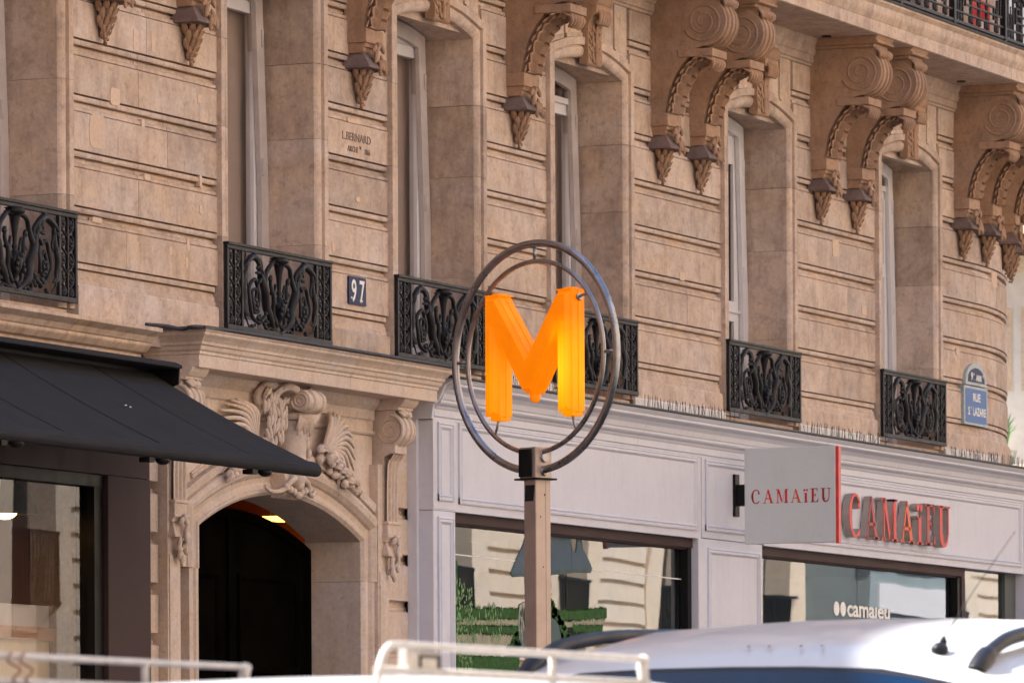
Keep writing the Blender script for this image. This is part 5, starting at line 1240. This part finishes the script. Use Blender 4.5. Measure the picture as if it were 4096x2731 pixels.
V2, sf2 = van('rack_van', 'white van nearest the camera with white tubular ladder racks on its roof', -23.2, -10.02, hw=.82, zs=.665)
for sc in (V2,): pass
def v2(n, mb, m_='rackw', bevel=0, lab=None): return put(n, mb, m_, V2, bevel, label=lab)
zn, zf = 1.914, 1.906
YN, YR = -10.46, -9.575
def rack_side(y, x0, x1, ztop, zlow, posts, taper):
    b = MB()
    b.tube(catmull([(x0, y, zlow-.03), (x0+.02, y, zlow+.015), (x0+.05, y, ztop-.006), (x0+.10, y, ztop), (x0+.25, y, ztop), ((x0+x1)/2, y, ztop), (x1-.12, y, ztop), (x1-.05, y, ztop), (x1, y, ztop-.002)], 6), .0072, 10)
    r = v2('rack_rail', b)
    put('rack_rail_low', MB().tube([(x0+.0, y, zlow), (x1+.02, y, zlow)], .0075, 8), 'rackw', r)
    for p in posts: put('rack_post', MB().tube([(p, y, ztop), (p, y, zlow-.015)], .0075, 8), 'rackw', r)
    put('rack_end', MB().tube([(x1, y, ztop+.003), (x1-.012, y, ztop-.015), (x1+.006, y, zlow-.03)], [.012, .013, .010], 8), 'rackw', r)
    return r
rack_side(YN, -21.17, -19.89, 1.914, 1.867, [-20.36], True)
rack_side(YR, -22.2, -19.89, 1.911, 1.862, [-20.35, -21.0, -21.9], True)
v2('rack_plate', MB().bbox(-20.98, -20.87, YN+.006, YN+.014, 1.860, 1.905, .004).box(-21.03, -20.98, YN+.004, YN+.02, 1.858, 1.908), 'rackw', lab='pale square plate fixed to the nearer roof rack')
v2('rack_plate_rim', MB().sweepxz([(-20.97, 1.866), (-20.97, 1.899), (-20.88, 1.899), (-20.88, 1.866), (-20.97, 1.866)], [(0, YN+.002), (0, YN+.006), (-.005, YN+.006), (-.005, YN+.002)]), 'rubber')
tp_ = v2('name_tag', MB().bbox(-21.30, -21.115, YR-.014, YR-.006, 1.845, 1.888, .004), 'signgrey', lab='small grey tag with raised letters on the far roof rack')
put('lettering', text_mb('RTAIL', .036, .003, faceM(-21.205, YR-.015, 1.855), 1.3, bold=.001), 'rackw', tp_)
for (dx, a) in ((0, 0), (.05, .6)):
    v2('twine_loop', MB().tube(catmull([(-20.93+dx, YR-.012, 1.917), (-20.96+dx, YR-.02, 1.90), (-20.91+dx, YR-.02, 1.885), (-20.94+dx, YR-.02, 1.865), (-20.90+dx, YR-.015, 1.85), (-20.925+dx, YR-.012, 1.835)], 5), .003, 5), 'twine')
# ------------------------------------------------------------------ things on the balcony above and the iron balustrade
BR = bp('balcony_railing', MB().sweep([(-6.4, -.50), (XC, -.50)]+[(XC+(RC+.5)*sin(a), RC-(RC+.5)*cos(a)) for a in [.1*k for k in range(1, 16)]], [(-.018, 7.392), (.018, 7.392), (.018, 7.412), (-.018, 7.412)]).sweep([(-6.4, -.50), (XC, -.50)]+[(XC+(RC+.5)*sin(a), RC-(RC+.5)*cos(a)) for a in [.1*k for k in range(1, 16)]], [(-.022, 8.30), (.022, 8.30), (.022, 8.33), (-.022, 8.33)]).sweep([(-6.4, -.50), (XC, -.50)]+[(XC+(RC+.5)*sin(a), RC-(RC+.5)*cos(a)) for a in [.1*k for k in range(1, 16)]], [(-.010, 7.475), (.010, 7.475), (.010, 7.487), (-.010, 7.487)]), 'iron', label='black wrought-iron balcony railing above the scroll brackets')
def brp(name, mb): return put(name, mb, 'iron', BR)
def bal_panel():
    """one bay of the balustrade, drawn from x=0 to 1.15"""
    o = {}
    a = MB().box(-.022, .022, -.022, .022, 7.345, 8.30); o['newel'] = a
    a = MB()
    for x in (.10, .22): a.box(x-.007, x+.007, -.007, .007, 7.41, 8.30)
    o['baluster'] = a
    for x in (.16, .40, .58, .76, .98):
        a = MB(); o['leaf_ornament', x] = a
        a.tube(catmull([(x-.03, 0, 7.425), (x-.035, 0, 7.46), (x-.012, 0, 7.50), (x-.006, 0, 7.56), (x-.025, 0, 7.60)], 4), .009, 6)
        a.tube(catmull([(x+.03, 0, 7.425), (x+.035, 0, 7.46), (x+.012, 0, 7.50), (x+.006, 0, 7.56), (x+.025, 0, 7.60)], 4), .009, 6)
        a.ell((x, 0, 7.45), (.022, .014, .028), 7, 5); a.ell((x, 0, 7.53), (.016, .014, .03), 7, 5); a.tube([(x, 0, 7.41), (x, 0, 7.66)], .006, 6)
    a = MB().box(.28, 1.10, -.008, .008, 7.545, 7.558).box(.30, .92, -.008, .008, 7.60, 7.613)
    for (x0, z0, x1, z1) in ((.28, 7.545, .28, 7.66), (.92, 7.60, .92, 7.52), (.92, 7.52, 1.0, 7.52), (1.0, 7.52, 1.0, 7.66), (1.06, 7.56, 1.06, 7.70), (1.06, 7.70, 1.12, 7.70), (.30, 7.66, .36, 7.66), (.36, 7.66, .36, 7.62)):
        a.box(min(x0, x1)-.006, max(x0, x1)+.006, -.008, .008, min(z0, z1)-.006, max(z0, z1)+.006)
    o['fret_rail'] = a
    a = MB()
    for sx in (-1, 1):
        a.tube([(.60+sx*q[0], q[1], 7.80+q[2]) for q in spiral(.12, 0, .13, .02, 0, 1.8, 30)], .013, 6)
        a.tube([(.60+sx*q[0], q[1], 8.10+q[2]) for q in spiral(.14, 0, .11, .02, 2, -1.6, 30)], .012, 6)
        for k in range(5): a.ell((.60+sx*(.06+.07*k), 0, 7.70+.02*sin(k*2)), (.035, .016, .022), 6, 5, Matrix.Rotation(sx*k, 3, 'Y'))
    a.ell((.60, 0, 7.75), (.05, .02, .08), 8, 6); a.tube([(.60, 0, 7.56), (.60, 0, 8.30)], .010, 6)
    o['scroll_panel'] = a
    return {k: v for k, v in o.items()}
tmpl = {k: v.mesh(k[0] if isinstance(k, tuple) else k, M['iron']) for k, v in bal_panel().items()}
def place_panel(x, y, rz):
    for k, me in tmpl.items():
        o = bpy.data.objects.new(me.name.split('.')[0], me); C.objects.link(o); o.parent = BR; o.location = (x-BO[0], y-BO[1], -BO[2]); o.rotation_euler.z = rz
x = -5.6
while x < XC-.2: place_panel(x, -.50, 0); x += 1.15
for k in range(5):
    a = .02+.235*k; place_panel(XC+(RC+.5)*sin(a), RC-(RC+.5)*cos(a), a+.11)
rb = thing('red_board', 'small red and white board leaning behind the black balcony railing', 'board', (11.3, -.40, 7.34))
put('board', MB().prismy([(11.20, 7.36), (11.60, 7.36), (11.60, 7.66), (11.20, 7.66)], -.41, -.395), 'red', rb)
put('white_panel', MB().prismy([(11.30, 7.37), (11.44, 7.37), (11.44, 7.52), (11.30, 7.52)], -.414, -.411), 'white', rb)
tb = thing('white_crate', 'small pale blue and white box standing behind the balcony railing', 'box', (9.9, -.25, 7.34))
put('box', MB().bbox(9.8, 9.98, -.3, -.15, 7.34, 7.43, .006), 'white', tb); put('lid', MB().bbox(9.79, 9.99, -.31, -.14, 7.43, 7.45, .006), 'pvc', tb)
for x in (8.72, 11.6): bp('soffit_vent', MB().tube([(x, -.18, 7.088), (x, -.18, 7.096)], .035, 10), 'blackf')
# ------------------------------------------------------------------ house across the side street
CB = thing('corner_building', 'sunlit cream building across the side street at the right edge', 'building', (33, 12, PZ))
def cb(n, mb, mat='cream', **k): return put(n, mb, mat, CB, **k)
b = MB()
wys = [(2.2, 3.6), (5.4, 6.8), (8.6, 10.0), (12, 13.4)]
ed = [0]+[v for q in wys for v in q]+[24]
for i in range(0, len(ed), 2): b.box(27, 27.5, ed[i], ed[i+1], GZ, 15)
for y0, y1 in wys:
    for z0, z1 in ((GZ, .9), (3.4, 4.6), (7.05, 7.9), (10.2, 11), (13.4, 15)): b.box(27.02, 27.5, y0, y1, z0, z1)
b.box(27.5, 42, 0, 24, GZ, 15); cb('wall', b, 'white')
for z in (4.15, 7.10, 10.4): cb('string_course', MB().prismy([(27.02, z), (26.72, z+.05), (26.68, z+.18), (26.60, z+.20), (26.60, z+.26), (27.02, z+.28)], -.2, 24))
cb('balcony', MB().box(26.35, 27.02, 3.2, 8.2, 4.98, 5.12)); cb('balcony', MB().box(26.2, 27.02, 3.0, 8.4, 7.42, 7.60))
for z0, z1 in ((5.9, 6.75),):
    for y0 in (3.75, 4.2, 4.65): cb('wall_panel', MB().box(26.985, 27.0, y0, y0+.34, z0, z1)); 
for y0, y1 in wys:
    for z0, z1 in ((.9, 3.4), (4.6, 7.05), (7.9, 10.2), (11, 13.4)):
        f = cb('window', MB().box(27.25, 27.32, y0, y0+.08, z0, z1).box(27.25, 27.32, y1-.08, y1, z0, z1).box(27.25, 27.32, (y0+y1)/2-.05, (y0+y1)/2+.05, z0, z1).box(27.25, 27.32, y0, y1, z1-.08, z1), 'pvc'); put('pane', MB().box(27.28, 27.30, y0+.05, y1-.05, z0, z1-.05), 'dglass', f)
pp_ = thing('potted_plant', 'spiky green leaved plant on the ledge at the far right edge', 'plant', (26.6, 4.6, 5.12))
put('pot', MB().lathe((26.6, 4.6, 5.12), [(0, 0), (.10, 0), (.13, .14), (.14, .15), (0, .14)], 14), 'verd', pp_)
b = MB(); rnd = random.Random(12)
for q in range(26):
    a = rnd.uniform(0, 2*pi); l = rnd.uniform(.30, .50); d_ = Vector((cos(a), sin(a), 0)); s__ = Vector((-sin(a), cos(a), 0))*.016; p = Vector((26.6, 4.6, 5.24))
    q1 = p+d_*l*.25+Vector((0, 0, l*.7)); q2 = p+d_*l*.6+Vector((0, 0, l*rnd.uniform(.8, 1.1)))
    b.add([p-s__*.6, p+s__*.6, q1+s__, q1-s__, q2], [(0, 1, 2, 3), (3, 2, 4)])
put('leaves', b, 'leaf', pp_)
# ------------------------------------------------------------------ sunlit houses across the street, behind the camera
OB = thing('opposite_building', 'long sunlit cream stone building across the street seen reflected in the shop glass', 'building', (20, -22, PZ))
YO = -21.0
def ob_(n, mb, mat='cream'): return put(n, mb, mat, OB)
ob_('wall', MB().box(-60, 130, YO-8, YO-.45, GZ-.1, 21))
prs = []
for k in range(58):
    z = .6+.335*k
    prs += [(0, z), (0, z+.265), (-.06, z+.27), (-.06, z+.33)]
prs = prs+[(-.5, prs[-1][1]), (-.5, .6)]
BW = 4.4
bay = {'pier': MB().sweep([(3.85, 0), (1.75, 0)], prs).mesh('pier', M['cream'])}
bay['pilaster'] = MB().box(1.27, 1.74, -.5, .04, .6, 20).box(3.86, BW-.02, -.5, .04, .6, 20).mesh('pilaster', M['cream'])
wb = MB()
for z0 in (4.3, 7.7, 11.1, 14.5, 17.9, 20.9): wb.box(0, 1.27, -.50, -.25, z0-1.0, z0)
bay['spandrel'] = wb.mesh('spandrel', M['cream'])
wb = MB()
for z0 in (4.3, 7.7, 11.1, 14.5, 17.5): wb.box(0, 1.27, -.44, -.40, z0, z0+2.4)
bay['window'] = wb.mesh('window', M['dglass'])
wb = MB()
for z0 in (4.3, 7.7, 11.1):
    wb.box(-.05, 1.32, .05, .08, z0+.92, z0+.97); wb.box(-.05, 1.32, .05, .08, z0+.02, z0+.06)
    for k in range(15): wb.box(-.03+.092*k, .01+.092*k, .05, .07, z0, z0+.92)
bay['balcony_rail'] = wb.mesh('balcony_rail', M['iron'])
bay['awning'] = MB().prismx([(-.5, 3.2), (.0, 3.35), (.9, 2.75), (.9, 2.55), (.88, 2.55), (.86, 2.72), (-.02, 3.25), (-.5, 3.15)], .2, 3.9).mesh('awning', M['slate'])
bay['shop_window'] = MB().box(0, 1.27, -.4, -.35, .6, 3.3).mesh('shop_window', M['dglass'])
for i in range(38):
    for nme, me in bay.items():
        if nme == 'awning' and i % 3: continue
        o = bpy.data.objects.new(nme, me); C.objects.link(o); o.parent = OB; o.location = (48.85-BW*22+BW*i-20, YO+22, -PZ)
GB = thing('grey_building', 'tall grey rendered building across the street seen reflected in the right shop window', 'building', (68, -22, PZ))
put('wall', MB().box(63.9, 68.3, YO-4, YO+1.2, GZ, 16), 'greyrender', GB)
put('cornice', MB().box(63.8, 68.4, YO+1.2, YO+1.4, 5.95, 6.15), 'greyrender', GB); put('cornice', MB().box(63.8, 68.4, YO+1.2, YO+1.5, 7.6, 7.9), 'greyrender', GB)
put('fascia', MB().box(64.4, 67.8, YO+1.2, YO+1.26, 5.0, 5.5), 'pvc', GB)
for xx in (64.6, 66.4): put('window', MB().box(xx, xx+1.4, YO+1.19, YO+1.22, 4.0, 4.9), 'dglass', GB)
ob_('balcony', MB().box(-60, 130, YO, YO+.7, 7.5, 7.75)); ob_('cornice', MB().box(-60, 130, YO, YO+.6, 14.0, 14.3)); ob_('roof', MB().box(-60, 130, YO-8, YO-1.2, 21, 23), 'zinc')
